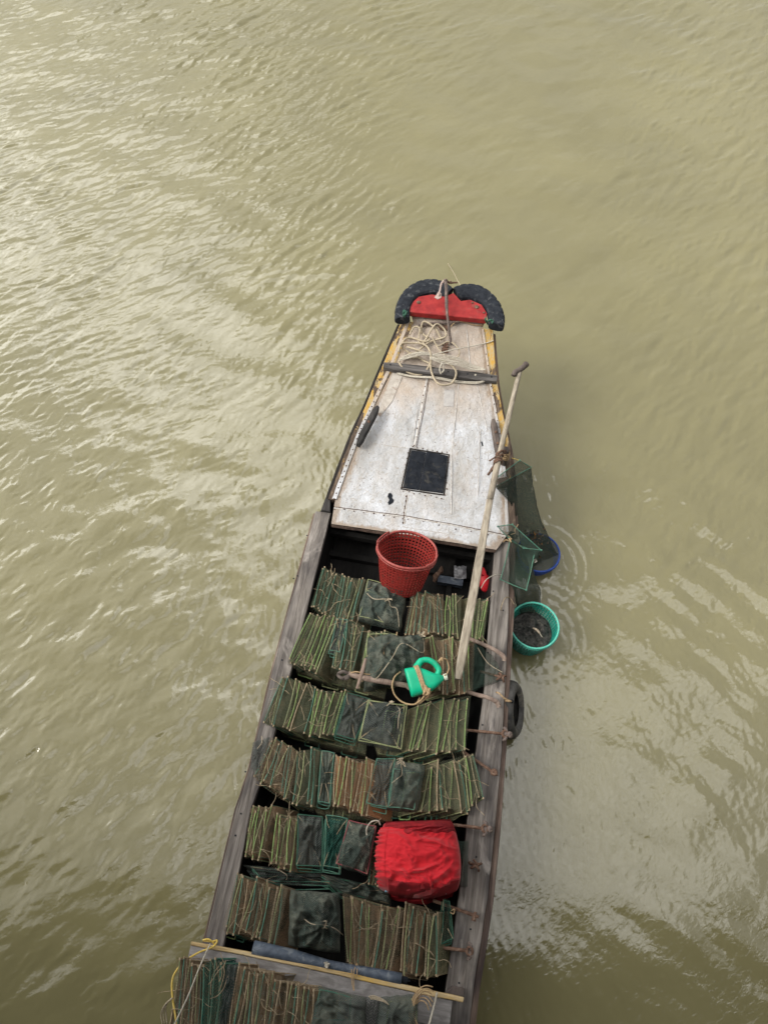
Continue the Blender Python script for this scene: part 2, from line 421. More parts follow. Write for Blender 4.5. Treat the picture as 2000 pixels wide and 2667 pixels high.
N_ORANGE = netmat('orange_brown_net', (.22, .13, .07), (.38, .19, .09), muck_amt=.95)
N_OLIVE = netmat('olive_net', (.135, .14, .083), (.19, .155, .09), muck_amt=.45)
N_DARK = netmat('dark_green_net', (.085, .098, .09), (.095, .10, .088), muck_amt=.25, w=.36, cell=.014)
N_TEALN = netmat('teal_net', (.02, .085, .065), (.05, .075, .055), muck_amt=.2, w=.42, cell=.016)
N_BAG = netmat('fine_green_net', (.066, .088, .076), (.12, .125, .10), muck_amt=.45, w=.42, cell=.010)
V_GREEN = netmat('loose_green_net', (.13, .145, .095), (.18, .15, .10), muck_amt=.03, w=.13, cell=.014)
V_BROWN = netmat('loose_brown_net', (.19, .16, .11), (.26, .17, .10), muck_amt=.12, w=.14, cell=.013)
N_SHEER = netmat('sheer_green_net', (.045, .075, .058), (.06, .075, .055), muck_amt=.05, w=.24, cell=.010)
N_WET = netmat('wet_sheer_net', (.03, .045, .035), (.05, .055, .04), muck_amt=.15, w=.34, cell=.009)

# ------------------------------------------------------------------ water
def axis_coords(lo, hi, step, far, grow=1.35):
    a = list(np.arange(lo, hi+step*.5, step)); s = step
    l = []; x = a[0]
    while x > -far: s *= grow; x -= s; l.append(x)
    r = []; x = a[-1]; s = step
    while x < far: s *= grow; x += s; r.append(x)
    return np.array(l[::-1]+a+r), len(l)
STEP = .0145; NX, NY = 920, 940
x0, y0 = -6.6, -1.6
xs, ix = axis_coords(x0, x0+STEP*(NX-1), STEP, 700); ys, iy = axis_coords(y0, y0+STEP*(NY-1), STEP, 700)
kx = np.fft.fftfreq(NX, STEP)[None, :]; ky = np.fft.fftfreq(NY, STEP)[:, None]
K = np.hypot(kx, ky)+1e-9; TH = np.arctan2(ky, kx)
def wave(lam, bw, theta, spread, seed):
    """band-limited random height field: crest spacing lam (m), waves travelling along theta"""
    rng = np.random.RandomState(seed); w = np.fft.fft2(rng.randn(NY, NX))
    rad = np.exp(-(np.log(K*lam))**2/(2*bw*bw))
    d = np.abs(np.angle(np.exp(1j*2*(TH-theta))))/2
    ang = np.exp(-d**2/(2*spread**2))
    h = np.real(np.fft.ifft2(w*rad*ang)); gx = np.gradient(h, STEP, axis=1); gy = np.gradient(h, STEP, axis=0)
    return h/np.sqrt((gx**2+gy**2).mean())     # unit rms slope
GX, GY = np.meshgrid(x0+STEP*np.arange(NX), y0+STEP*np.arange(NY))
def sm(a, b, x): t = np.clip((x-a)/(b-a), 0, 1); return t*t*(3-2*t)
D = math.radians
patch = wave(2.6, .5, 0, 9, 91); patch = patch/np.abs(patch).max()
patch2 = wave(1.2, .5, 0, 9, 92); patch2 = patch2/np.abs(patch2).max()
left = 1-sm(-2.2, .6, GX-.12*GY)
nearL = (1-sm(-1.2, -.4, GX-.12*GY))*(1-sm(2.5, 5.0, GY))
right = sm(.9, 2.2, GX-.12*GY)
topleft = left*sm(3.0, 6.0, GY)
ax_d = np.abs((GX-.05-.128*GY)*.992)        # distance from the boat's centreline
hull = np.exp(-np.clip(ax_d-.8, 0, 9)/.45)*(1-sm(3.0, 4.2, GY))
calm = .35+.65*sm(-.25, .35, patch+.4*patch2)
brk = wave(.5, .6, 0, 9, 93); brk = .45+.9*sm(-.35, .45, brk/np.abs(brk).max()*1.6)
hgt = .14*wave(.19, .42, D(133), .42, 1)*topleft*calm
hgt += .040*wave(.30, .35, D(126), .40, 2)*(.35+.65*sm(3.5, 6.5, GY))*calm
hgt += .075*wave(.10, .30, D(135), .45, 3)*(.25+.75*left)*calm*brk
hgt += .050*wave(.42, .45, D(118), .95, 4)*nearL
hgt += .042*wave(.22, .40, D(132), .50, 5)*nearL*brk
hgt += .030*wave(.085, .35, D(150), .5, 11)*nearL*brk
hgt += .06*wave(.11, .3, D(138), .4, 12)*right*sm(1.5, 3.5, GY)*brk
hgt += .08*wave(.26, .40, D(136), .33, 6)*right*sm(1.5, 3.5, GY)*calm
hgt += .040*wave(.34, .35, D(55), .4, 7)*right*(1-sm(2.5, 4.5, GY))
hgt += .085*wave(.075, .35, D(8), .35, 8)*hull*brk
hgt += .024*wave(.085, .35, D(40), .7, 9)*sm(.7, 1.3, GX-.12*GY)*(1-sm(2.2, 3.6, GY))*brk
hgt += .045*wave(.055, .25, D(135), .6, 13)*left*brk
hgt += .022*wave(.055, .3, D(20), .8, 14)*sm(.5, 1.2, GX-.12*GY)*(1-sm(2.4, 4.4, GY))*brk
hgt += .015*wave(.065, .3, D(138), .6, 15)*right*brk
hgt += .030*wave(.9, .4, D(95), .7, 10)
hgt *= 1.15*(.55+.45*sm(-.3, .9, GY))
# rings spreading from the floating baskets
for (px_, py_, amp) in ((1400, 1470, .0030), (1390, 1650, .0022)):
    c_ = P(px_, py_, 0); rr_ = np.hypot(GX-c_.x, GY-c_.y)
    hgt += amp*np.cos(2*math.pi*rr_/.085)*np.exp(-((rr_-.36)/.11)**2)*sm(-.1, .25, GX-c_.x)*(.3+.7*brk)
edge = np.clip(np.minimum.reduce([GX-GX.min(), GX.max()-GX, GY-GY.min(), GY.max()-GY])/.5, 0, 1)
hgt *= edge
Z = np.zeros((len(ys), len(xs))); Z[iy:iy+NY, ix:ix+NX] = hgt
XX, YY = np.meshgrid(xs, ys)
co = np.stack([XX, YY, Z], -1).reshape(-1, 3).astype(np.float32)
nx, ny = len(xs), len(ys)
idx = np.arange(nx*ny).reshape(ny, nx)
q = np.stack([idx[:-1, :-1], idx[:-1, 1:], idx[1:, 1:], idx[1:, :-1]], -1).reshape(-1, 4).astype(np.int32)
me = bpy.data.meshes.new('river_water'); me.vertices.add(len(co)); me.vertices.foreach_set('co', co.ravel())
me.loops.add(q.size); me.loops.foreach_set('vertex_index', q.ravel())
me.polygons.add(len(q)); me.polygons.foreach_set('loop_start', np.arange(0, q.size, 4, dtype=np.int32))
me.polygons.foreach_set('loop_total', np.full(len(q), 4, dtype=np.int32)); me.polygons.foreach_set('use_smooth', np.ones(len(q), dtype=bool))
me.update(calc_edges=True); me.validate()
w = NM('murky_river_water', .04, .5)
cl = w.noise(w.map((1, 1, 1)), .35, 4, .55, .6); cl2 = w.noise(w.map((1, 1, 1)), 1.6, 4, .6, .8)
c = w.ramp(w.math('ADD', w.math('MULTIPLY', cl, .7), w.math('MULTIPLY', cl2, .3)), [(.35, (.172, .156, .078)), (.65, (.214, .194, .096))])
tn = w.t
df = w.n('ShaderNodeBsdfDiffuse'); w.l(c, df.inputs[0])
gl = w.n('ShaderNodeBsdfGlossy'); gl.inputs['Roughness'].default_value = .0; gl.inputs[0].default_value = (1, 1, 1, 1)
fr = w.n('ShaderNodeFresnel'); fr.inputs['IOR'].default_value = 1.8
b1 = w.n('ShaderNodeBump'); b1.inputs['Strength'].default_value = 1.0; b1.inputs['Distance'].default_value = .0012
fine = w.noise(w.map((22, 40, 10), D(-35)), 1.0, 3, .55, .8)
w.l(fine, b1.inputs['Height']); w.l(b1.outputs[0], gl.inputs['Normal']); w.l(b1.outputs[0], fr.inputs['Normal'])
ms = w.n('ShaderNodeMixShader'); w.l(fr.outputs[0], ms.inputs[0]); w.l(df.outputs[0], ms.inputs[1]); w.l(gl.outputs[0], ms.inputs[2])
tn.nodes.remove(w.b); w.l(ms.outputs[0], tn.nodes['Material Output'].inputs[0])
me.materials.append(w.m)
water = bpy.data.objects.new('water', me); COL.objects.link(water); tag(water, 'murky green brown river water with ripples', 'water', kind='structure')

# ------------------------------------------------------------------ bridge (behind and above; the water mirrors it)
BR = thing('bridge', (0, -6, 3.9), 'dark bridge mirrored in the water along the bottom of the picture', 'bridge')
mb = MB(); box(mb, (0, -7.15, 4.93), (60, 0, 0), (0, 7.0, 0), (0, 0, .17)); mb.build('deck_slab', m_conc, BR)
mb = MB(); box(mb, (0, -.85, 4.3), (60, 0, 0), (0, .35, 0), (0, 0, .45)); mb.build('girder', m_conc, BR)

# ------------------------------------------------------------------ boat
L_PX = [(1046, 835, .92), (996, 953, .79), (955, 1050, .69), (922, 1122, .62), (888, 1210, .54), (855, 1300, .48)]
R_PX = [(1283, 858, .92), (1294, 990, .79), (1312, 1090, .69), (1329, 1165, .62), (1338, 1260, .54), (1344, 1385, .47)]
IL = [30, 29, 22, 19, 18, 18]; IR = [27, 20, 18, 18, 17, 16]
LO = [P(*p) for p in L_PX]; RO = [P(*p) for p in R_PX]
LI = [P(x+d, y+d*.12, z) for (x, y, z), d in zip(L_PX, IL)]; RI = [P(x-d, y-d*.12, z) for (x, y, z), d in zip(R_PX, IR)]
GZ = .42
GLo = [P(x, y, GZ) for x, y in ((822, 1332), (720, 1706), (651, 1999), (617, 2105), (536, 2442), (430, 2810))]
GLi = [P(x, y, GZ) for x, y in ((863, 1334), (768, 1712), (690, 2010), (655, 2108), (585, 2458), (490, 2820))]
GLo[-1] -= AX*1.9; GLi[-1] -= AX*1.9
GRi = [P(x, y, GZ) for x, y in ((1291, 1408), (1277, 1565), (1261, 1791), (1239, 1957), (1213, 2175), (1195, 2338), (1161, 2577), (1125, 2850))]
GRo = [P(x, y, GZ) for x, y in ((1326, 1412), (1325, 1593), (1315, 1790), (1306, 1955), (1287, 2175), (1270, 2338), (1232, 2577), (1182, 2850))]
RBo = [P(x, y, GZ-.03) for x, y in ((1343, 1412), (1339, 1593), (1327, 1790), (1318, 1955), (1303, 2175), (1287, 2338), (1250, 2577), (1199, 2850))]
for e_ in (GRi, GRo, RBo): e_[-1] -= AX*1.9
boat = thing('fishing_boat', P(1010, 1900, 0), 'long weathered wooden fishing boat with white tin foredeck, loaded with net traps', 'boat')
# hull shell: outer sides, flat bottom
sidesL = LO+[v+Vector((.012, 0, -.05)) for v in GLo]; sidesR = RO+[v-RX*.012 for v in (RBo[0], RBo[1], RBo[3], RBo[4], RBo[6], RBo[7])]
ext = -AX*.3
sidesL.append(sidesL[-1]+ext); sidesR.append(sidesR[-1]+ext)
hm = MB(); vs = []
for i, (a, b) in enumerate(zip(sidesL, sidesR)):
    ww = (b-a).normalized(); zb = -.22 if i > 1 else (.25, -.05)[i]; ins = .13 if i > 1 else .05
    vs += [a-Vector((0, 0, .012)), a+ww*ins*.35+Vector((0, 0, (zb-a.z)*.5)), Vector((a.x, a.y, zb))+ww*ins, Vector((b.x, b.y, zb))-ww*ins, b-ww*ins*.35+Vector((0, 0, (zb-b.z)*.5)), b-Vector((0, 0, .012))]
    if i == 0: vs[2:4] = [v-AX*.25 for v in vs[2:4]]; vs[1] -= AX*.12; vs[4] -= AX*.12
n = len(sidesL); fs = []
for i in range(n-1):
    for k in range(5): fs.append((i*6+k, i*6+k+1, (i+1)*6+k+1, (i+1)*6+k))
fs += [(0, 5, 4, 3, 2, 1), tuple((n-1)*6+k for k in range(6))]
hm.add(vs, fs); hm.build('hull', m_rub, boat)
# hold lining (inner walls, floor, bulkhead under the deck)
inL = [GLi[0]+Vector((.01, .35, 0))]+GLi; inR = [GRi[0]+Vector((-.01, .35, 0))]+[GRi[i] for i in (0, 1, 3, 4, 6, 7)]
hl = MB(); vs = []; dn = Vector((0, 0, .04))
for a, b in zip(inL, inR):
    a = a-dn-RX*.012; b = b-dn+RX*.012
    vs += [a, Vector((a.x, a.y, .035))+RX*.04, Vector((b.x, b.y, .035))-RX*.04, b]
fs = []
for i in range(len(inL)-1):
    for k in range(3): fs.append((i*4+k, (i+1)*4+k, (i+1)*4+k+1, i*4+k+1))
fs += [(0, 1, 2, 3)]; hl.add(vs, fs)
for t in (.05, .17, .29):      # frames and stringers in the dark hold
    a = P(870, 1400, .0); 
for y_ in (1.9, 2.25, 2.5):
    c0 = Vector((.25+.128*(y_-2.6), y_, .06)); box(hl, c0, RX*.74, AX*.025, (0, 0, .035))
box(hl, Vector((.24, 2.62, .22)), RX*.74, AX*.02, (0, 0, .03)); box(hl, Vector((.55, 2.3, .06)), RX*.02, AX*.3, (0, 0, .03))
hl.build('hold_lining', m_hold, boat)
# gunwale planks
mb = MB(); plank(mb, subdiv(GLo, 4), subdiv(GLi, 4), .05, wob=.0025); g1 = mb.build('gunwale', m_gun, boat)
mb = MB(); plank(mb, subdiv(GRi, 4), subdiv(GRo, 4), .05, wob=.0025); g2 = mb.build('gunwale', m_gun, boat)
mb = MB(); plank(mb, subdiv([v+RX*.003-Vector((0, 0, .02)) for v in GRo], 3), subdiv(RBo, 3), .05, wob=.002)
mb.build('rubbing_strake', m_rub, boat)
mb = MB(); plank(mb, subdiv([v-RX*.018-Vector((0, 0, .035)) for v in GLo], 3), subdiv([v-RX*.003-Vector((0, 0, .035)) for v in GLo], 3), .05, wob=.002)
mb.build('rubbing_strake', m_rub, boat)
for g_, hs_ in ((g1, ((775, 1500), (765, 1507), (735, 1719), (628, 2119), (614, 2176), (640, 2010), (800, 1395))),
               (g2, ((1284, 1540), (1270, 1700), (1256, 1888), (1240, 2232), (1310, 1590), (1292, 1803), (1225, 2420), (1195, 2560)))):
    for (x, y) in hs_:
        p = P(x, y, GZ); mb = MB(); tube(mb, [p+Vector((0, 0, .001)), p+Vector((0, 0, .003))], .006, 8); mb.build('bolt_hole', m_black, g_)
# block where the left gunwale begins
mb = MB(); prism(mb, [P(847, 1298, .47), P(861, 1300, .47), P(860, 1332, .45), P(836, 1328, .45)], .12, 0, .005); mb.build('timber_block', m_cleat, boat)
# bow side rails with flaking yellow paint
mb = MB(); plank(mb, subdiv(LO, 5), subdiv(LI, 5), .05, wob=.002); mb.build('bow_rail', m_yel, boat)
mb = MB(); plank(mb, subdiv(RI, 5), subdiv(RO, 5), .05, wob=.002); mb.build('bow_rail', m_yel, boat)
# outer sheer planks below the rails
mb = MB(); plank(mb, subdiv([v-RX*.035-Vector((0, 0, .05)) for v in LO], 3), subdiv([v+RX*.02-Vector((0, 0, .052)) for v in LO], 3), .07, wob=.002); mb.build('sheer_plank', m_dark, boat)
mb = MB(); plank(mb, subdiv([v-RX*.02-Vector((0, 0, .052)) for v in RO], 3), subdiv([v+RX*.03-Vector((0, 0, .05)) for v in RO], 3), .07, wob=.002); mb.build('sheer_plank', m_rub, boat)
# tin deck
dl = LI+[P(863, 1364, .455)]; dr = RI+[P(1292, 1432, .455)]
dl = [v-Vector((0, 0, .006)) for v in dl]; dr = [v-Vector((0, 0, .006)) for v in dr]
dl[-1] = P(863, 1364, .45); dr[-1] = P(1292, 1432, .45)
dl.insert(0, P(1068, 812, .955)); dr.insert(0, P(1264, 832, .955))
def along(pts, t):
    k = t*(len(pts)-1); i = min(int(k), len(pts)-2); return pts[i].lerp(pts[i+1], k-i)
def deckpt(u, v, lift=0.0):
    a = along(dl, v); b = along(dr, v); p = a.lerp(b, u)
    e = min(u, 1-u); ed = min(1, e/.04)
    z = .012*(1-(2*u-1)**2)
    z += ed*(.005*fb(p.x*4, p.y*4)+.0022*fb(p.x*13, p.y*13, 3)+.0010*fb(p.x*38, p.y*38, 7))
    return p+Vector((0, 0, z+lift))
mb = MB(); grid(mb, deckpt, 110, 190)
# folded rear lip of the deck
mb2 = MB()
grid(mb2, lambda u, v: deckpt(u, 1)+Vector((0, 0, -.001-.035*v+.004*fb(u*9, v*2)))-AX*(.004+.006*v), 60, 2)
deck = mb.build('tin_deck', m_tinE, boat, smooth=True); mb2.build('deck_edge_board', m_rub, boat)
# find u,v on deck for a pixel (search)
_dg = [(u/60, v/120, deckpt(u/60, v/120)) for u in range(61) for v in range(121)]
def proj(p):
    d = p-Vector((0, 0, H)); k = d.dot(_f); return 1000+F*d.dot(CR)/k, 1333.5-F*d.dot(CU)/k
_dgp = [(u, v, *proj(p)) for u, v, p in _dg]
def deckuv(x, y):
    u, v, _, _ = min(_dgp, key=lambda q: (q[2]-x)**2+(q[3]-y)**2)
    for _ in range(6):
        e = 1e-3; x1, y1 = proj(deckpt(u, v)); xu, yu = proj(deckpt(u+e, v)); xv, yv = proj(deckpt(u, v+e if v < .99 else v-e))
        s_ = 1 if v < .99 else -1
        a, b, c2, d2 = (xu-x1)/e, (xv-x1)/e*s_, (yu-y1)/e, (yv-y1)/e*s_; det = a*d2-b*c2
        if abs(det) < 1: break
        u = min(1, max(0, u+(d2*(x-x1)-b*(y-y1))/det)); v = min(1, max(0, v+(-c2*(x-x1)+a*(y-y1))/det))
    return u, v
def dk(x, y, lift=0.0): u, v = deckuv(x, y); return deckpt(u, v, lift)
# overlapping tin seams
def seam(pts, wdt, h=.0025, mi=0):
    c_ = subdiv([dk(*p) for p in pts], 10); vs = []; n_ = len(c_)
    for i, p in enumerate(c_):
        d = (c_[min(i+1, n_-1)]-c_[max(i-1, 0)]); s_ = Vector((d.y, -d.x, 0)).normalized()*wdt*(1+.05*math.sin(i*1.7))
        z1 = Vector((0, 0, .0008)); z2 = Vector((0, 0, h+.001*fb(i*.7, 2)+.001))
        vs += [p-s_+z1, p-s_*.4+z2, p+s_*.4+z2, p+s_+z1]
    mb.add(vs, [(i*4+k, i*4+k+1, i*4+k+5, i*4+k+4) for i in range(n_-1) for k in range(3)], mi)
mb = MB()
seam([(1112, 985), (1096, 1080), (1084, 1140), (1079, 1163)], .008, .003); seam([(1063, 1290), (1056, 1330), (1052, 1365)], .008)
seam([(864, 1322), (1050, 1345), (1180, 1368), (1316, 1396)], .006); seam([(1000, 1160), (1062, 1167)], .004)
seam([(1195, 990), (1176, 1180), (1175, 1340)], .004, .002); seam([(1240, 995), (1268, 1118)], .004); seam([(1250, 1120), (1244, 1290)], .003)
seam([(1200, 1395), (1130, 1385), (1052, 1372)], .002)
seam([(1088, 1065), (1075, 1150)], .003); seam([(1215, 860), (1225, 960)], .004)
mb.build('tin_seam', m_tinS, deck, smooth=True)
for a_ in (((1117, 985), (1101, 1080), (1089, 1140), (1084, 1165)), ((866, 1320), (1050, 1343), (1180, 1366), (1314, 1393)), ((1060, 1290), (1053, 1330), (1049, 1366))):
    mb = MB(); c_ = subdiv([dk(x, y, .0045) for x, y in a_], 12); tube(mb, c_, .0022, 5, jit=.5); mb.build('seam_gap', m_nail, deck)
# overlapping triangular flap at the left rail
mb = MB(); fl = [(1027, 960), (1048, 982), (1022, 1045), (990, 1086), (984, 1080), (1004, 1018)]
prism(mb, [dk(x, y, .005) for x, y in fl], .004, 0, .001); mb.build('tin_flap', simple('bare_grey_tin', (.33, .29, .25), (.47, .43, .38), 25, .5, .5, .4, .003, (.22, .16, .12)), deck)
mb = MB(); prism(mb, [dk(x, y, .004) for x, y in ((1157, 1015), (1183, 1017), (1180, 1060), (1155, 1058))], .0025, 0, .0008)
mb.build('tin_patch', simple('grey_patch', (.34, .32, .31), (.44, .42, .40), 30, .55, .4, .3, .002), deck)
# folded edge strips with nails
strip = MB(); nails = MB()
def nail(p, r=.0045):
    r *= 1.45
    tube(nails, [p, p+Vector((0, 0, .0035))], [r, r*.6], 7)
def estrip(pts, w0, w1, sgn):
    c_ = subdiv([P(*p) for p in pts], 8)
    a = []; b = []
    for i, p in enumerate(c_):
        t = i/(len(c_)-1); wv = w0+(w1-w0)*t
        a.append(p-RX*wv/2+Vector((0, 0, .006))); b.append(p+RX*wv/2+Vector((0, 0, .006)))
    plank(strip, a, b, .008, 0, .001, .0015)
Ls = [(x+d*.72, y, z) for (x, y, z), d in zip(L_PX, (26, 30, 25, 22, 22, 22))]
Rs = [(x-d*.80, y, z) for (x, y, z), d in zip(R_PX, (33, 24, 24, 26, 28, 30))]
estrip(Ls, .026, .034, 1); estrip(Rs, .018, .022, -1)
for i in range(23):
    t = .30+.70*i/22; k = t*5; j = min(int(k), 4); p = P(*Ls[j]).lerp(P(*Ls[j+1]), k-j); nail(p+Vector((0, 0, .006)))
for i in range(12):
    t = .1+.5*i/11; k = t*5; j = min(int(k), 4); p = P(*Rs[j]).lerp(P(*Rs[j+1]), k-j); nail(p+Vector((rn(-.003, .003), 0, .006)), .0038)
strip.build('edge_strip', m_tin, deck)
for a, b, n_ in (((1112, 985), (1079, 1160), 9), ((1061, 1180), (1047, 1270), 7), ((1060, 1278), (1050, 1362), 7), ((1168, 1190), (1160, 1290), 7), ((1050, 1280), (1150, 1297), 8), ((1075, 1165), (1165, 1180), 8), ((870, 1325), (1050, 1350), 8), ((1060, 1352), (1310, 1402), 7), ((885, 1296), (866, 1302), 3)):
    for i in range(n_):
        t = i/(n_-1); nail(dk(a[0]+(b[0]-a[0])*t+rn(-2, 2), a[1]+(b[1]-a[1])*t+rn(-2, 2), .003), rn(.003, .0048))
for i in range(60):
    nail(dk(rn(900, 1300), rn(1020, 1380), 0), rn(.0012, .0028))
tag(nails.build('deck_nail', m_nail, deck), kind='stuff')
# rust runs and a patch of lost paint
pt = MB(); prism(pt, [dk(x, y, .003) for x, y in ((1012, 1285), (1018, 1284), (1022, 1290), (1021, 1297), (1026, 1303), (1024, 1309), (1013, 1316), (1010, 1309), (1014, 1302), (1009, 1293))], .0022)
pt.build('bare_patch', m_black, deck); pt = MB(); prism(pt, [dk(x, y, .003) for x, y in ((1252, 1151), (1255, 1150), (1258, 1161), (1255, 1163))], .0022)
pt.build('bare_patch', m_black, deck)
# hatch
hatch = MB(); q4 = [(1071, 1172), (1166, 1187), (1153, 1286), (1049, 1271)]
def q(u, v, lift):
    x = (q4[0][0]*(1-u)+q4[1][0]*u)*(1-v)+(q4[3][0]*(1-u)+q4[2][0]*u)*v; y = (q4[0][1]*(1-u)+q4[1][1]*u)*(1-v)+(q4[3][1]*(1-u)+q4[2][1]*u)*v
    return dk(x, y, lift)
prism(hatch, [q(0, .015, .012), q(.40, .015, .012), q(.40, 1, .012), q(0, 1, .012)], .02, 0, .002)
prism(hatch, [q(.412, .0, .014), q(1, .02, .014), q(1, .99, .014), q(.412, 1, .014)], .02, 0, .002)
hc = hatch.build('hatch_cover', m_black, boat)
hf = MB()
for a, b in (((-.05, -.03), (1.04, -.03)), ((-.05, 1.03), (1.04, 1.03)), ((-.035, -.03), (-.035, 1.03)), ((1.03, -.03), (1.03, 1.03))):
    A_ = q(a[0], a[1], .004); B_ = q(b[0], b[1], .004); d = (B_-A_); s_ = Vector((d.y, -d.x, 0)).normalized()*.006
    plank(hf, subdiv([A_-s_, B_-s_], 4), subdiv([A_+s_, B_+s_], 4), .012, 0, .002, .001)
hf.build('hatch_rim', m_dark, boat)
# cross beam
mb = MB(); 
A_ = dk(1030, 962, .05); B_ = dk(1262, 990, .05); d = (B_-A_).normalized(); A_ = A_-d*.10; B_ = B_+d*.095; 
z_ = max(A_.z, B_.z)+.0; s_ = Vector((d.y, -d.x, 0)).normalized()*.036
cb = subdiv([A_, B_], 10); plank(mb, [p+s_*(1 if i not in (0, 10) else .75) for i, p in enumerate(cb)], [p-s_*(1 if i not in (0, 10) else .8) for i, p in enumerate(cb)], .045, 0, .009, .004)
beam = mb.build('cross_beam', m_beam, boat)
mb = MB(); p = A_.lerp(B_, .81)+Vector((0, 0, .001)); tube(mb, [p, p+Vector((0, 0, .006))], [.010, .007], 10); mb.build('bolt_head', m_cord, beam)
mb = MB()
for t in (.06, .57, .74, .95): p = A_.lerp(B_, t)+Vector((0, 0, .0)); tube(mb, [p, p+Vector((0, 0, .003))], .007, 8)
mb.build('bolt_hole', m_black, beam)
# wooden cleats
def cleat(name, a, b, wpx, zz, mat, bolts):
    mb = MB(); A_ = P(*a, zz[0]); B_ = P(*b, zz[1]); d = (B_-A_).normalized(); s_ = Vector((d.y, -d.x, 0)).normalized()*wpx
    c_ = subdiv([A_, B_], 8); ww = [.5, .9, 1, 1, 1, 1, 1, .9, .6]
    lift = [.0, .006, .012, .014, .014, .014, .012, .006, .0]
    plank(mb, [p+s_*w_+Vector((0, 0, l_)) for p, w_, l_ in zip(c_, ww, lift)], [p-s_*w_+Vector((0, 0, l_)) for p, w_, l_ in zip(c_, ww, lift)], .05, 0, .010)
    o = mb.build(name, mat, boat)
    mb = MB()
    for t in bolts:
        p = A_.lerp(B_, t)+Vector((0, 0, .013)); tube(mb, [p, p+Vector((0, 0, .004)), p+Vector((0, 0, .007))], [.013, .011, .005], 10)
    mb.build('bolt_head', m_rust, o)
cleat('wooden_cleat', (984, 1056), (932, 1155), .027, (.76, .66), m_cleat, (.45,))
cleat('wooden_cleat', (1284, 1090), (1299, 1180), .024, (.74, .655), m_cleat2, (.42, .74))
# red bow board
mb = MB(); zr = 1.0
rb = [(1066, 812), (1070, 790), (1090, 772), (1125, 766), (1158, 772), (1181, 762), (1200, 783), (1225, 780), (1254, 793), (1268, 815), (1266, 832)]
top = [P(x, y, zr+.02) for x, y in rb]
prism(mb, top, .05, 0, .004); bowb = mb.build('bow_board', m_red, boat)
mb = MB()
for x, y, r in ((1090, 788, .013), (1241, 800, .014), (1230, 789, .007), (1260, 815, .007)):
    p = P(x, y, zr+.02); tube(mb, [p, p+Vector((0, 0, .006)), p+Vector((0, 0, .010))], [r*1.35, r*1.3, r*.6], 10)
mb.build('bolt_head', m_rust, bowb)
# half tyres nailed round the bow
def half_tyre(outer, inner, zc):
    n_ = len(outer)
    o_ = catmull([P(*p, zc) for p in outer], 8); i_ = catmull([P(*p, zc) for p in inner], 8)
    mb = MB(); seg = 14; vs = []; m_ = min(len(o_), len(i_))
    tread = MB()
    for k in range(m_):
        a = i_[k]; b = o_[k]; c_ = (a+b)/2; hw = (b-a).length/2; dr_ = (b-a).normalized()
        for s in range(seg):
            an = 2*math.pi*s/seg; ca = math.cos(an); sa = math.sin(an)
            x_ = math.copysign(abs(ca)**.6, ca)*hw; z_ = math.copysign(abs(sa)**.8, sa)*.042
            if ca > .35 and k % 5 != 0: x_ += .008     # lugs on the tread side
            vs.append(c_+dr_*x_+Vector((0, 0, z_)))
    fs = [(k*seg+s, k*seg+(s+1) % seg, (k+1)*seg+(s+1) % seg, (k+1)*seg+s) for k in range(m_-1) for s in range(seg)]
    fs += [tuple(range(seg))[::-1], tuple((m_-1)*seg+s for s in range(seg))]
    mb.add(vs, fs); return mb.build('tyre_fender', m_tyre, boat)
half_tyre([(1030, 836), (1031, 808), (1040, 782), (1058, 757), (1088, 738), (1122, 732), (1152, 738), (1179, 756)],
          [(1068, 834), (1068, 812), (1074, 796), (1082, 784), (1098, 773), (1126, 767), (1143, 769), (1158, 779)], 1.0)
half_tyre([(1180, 754), (1207, 745), (1243, 747), (1275, 765), (1299, 793), (1310, 822), (1312, 838), (1309, 856)],
          [(1197, 783), (1212, 780), (1230, 783), (1251, 793), (1263, 806), (1268, 820), (1270, 832), (1271, 848)], 1.0)
mb = MB()
for (x, y) in ((1055, 828), (1270, 846)):
    p = P(x, y, .99)
    for k in range(5):
        a = p+Vector((rn(-.03, .03), rn(-.03, .03), rn(.03, .06))); b = p+Vector((rn(-.04, .04), rn(-.04, .03), rn(-.03, .04)))
        tube(mb, catmull([a, (a+b)/2+Vector((rn(-.02, .02), rn(-.02, .02), .03)), b], 4), .007, 6)
mb.build('lashing', m_darkrod, boat)
# rowlock post
post = MB(); pb = P(1311, 1205, .60); pb2 = P(1317, 1170, .80)
tube(post, [pb, pb.lerp(pb2, .5), pb2-Vector((0, 0, .004)), pb2], [.030, .029, .029, .024], 14)
po = post.build('rowlock_post', m_cleat2, boat)
mb = MB()
for k in range(5):
    c_ = pb.lerp(pb2, .45+.09*k); tube(mb, [c_+Vector((math.cos(a)*.034, math.sin(a)*.034, .01*math.sin(a*2+k))) for a in np.linspace(0, 2*math.pi, 14)[:-1]], .004, 5, closed=True)
mb.build('lashing', m_twine, po)
# wooden block under the frame on the right rail and rust streak plank
mb = MB(); prism(mb, [P(1296, 1246, .60), P(1322, 1240, .60), P(1324, 1262, .59), P(1298, 1268, .59)], .04, 0, .004); mb.build('timber_block', m_rub, boat)
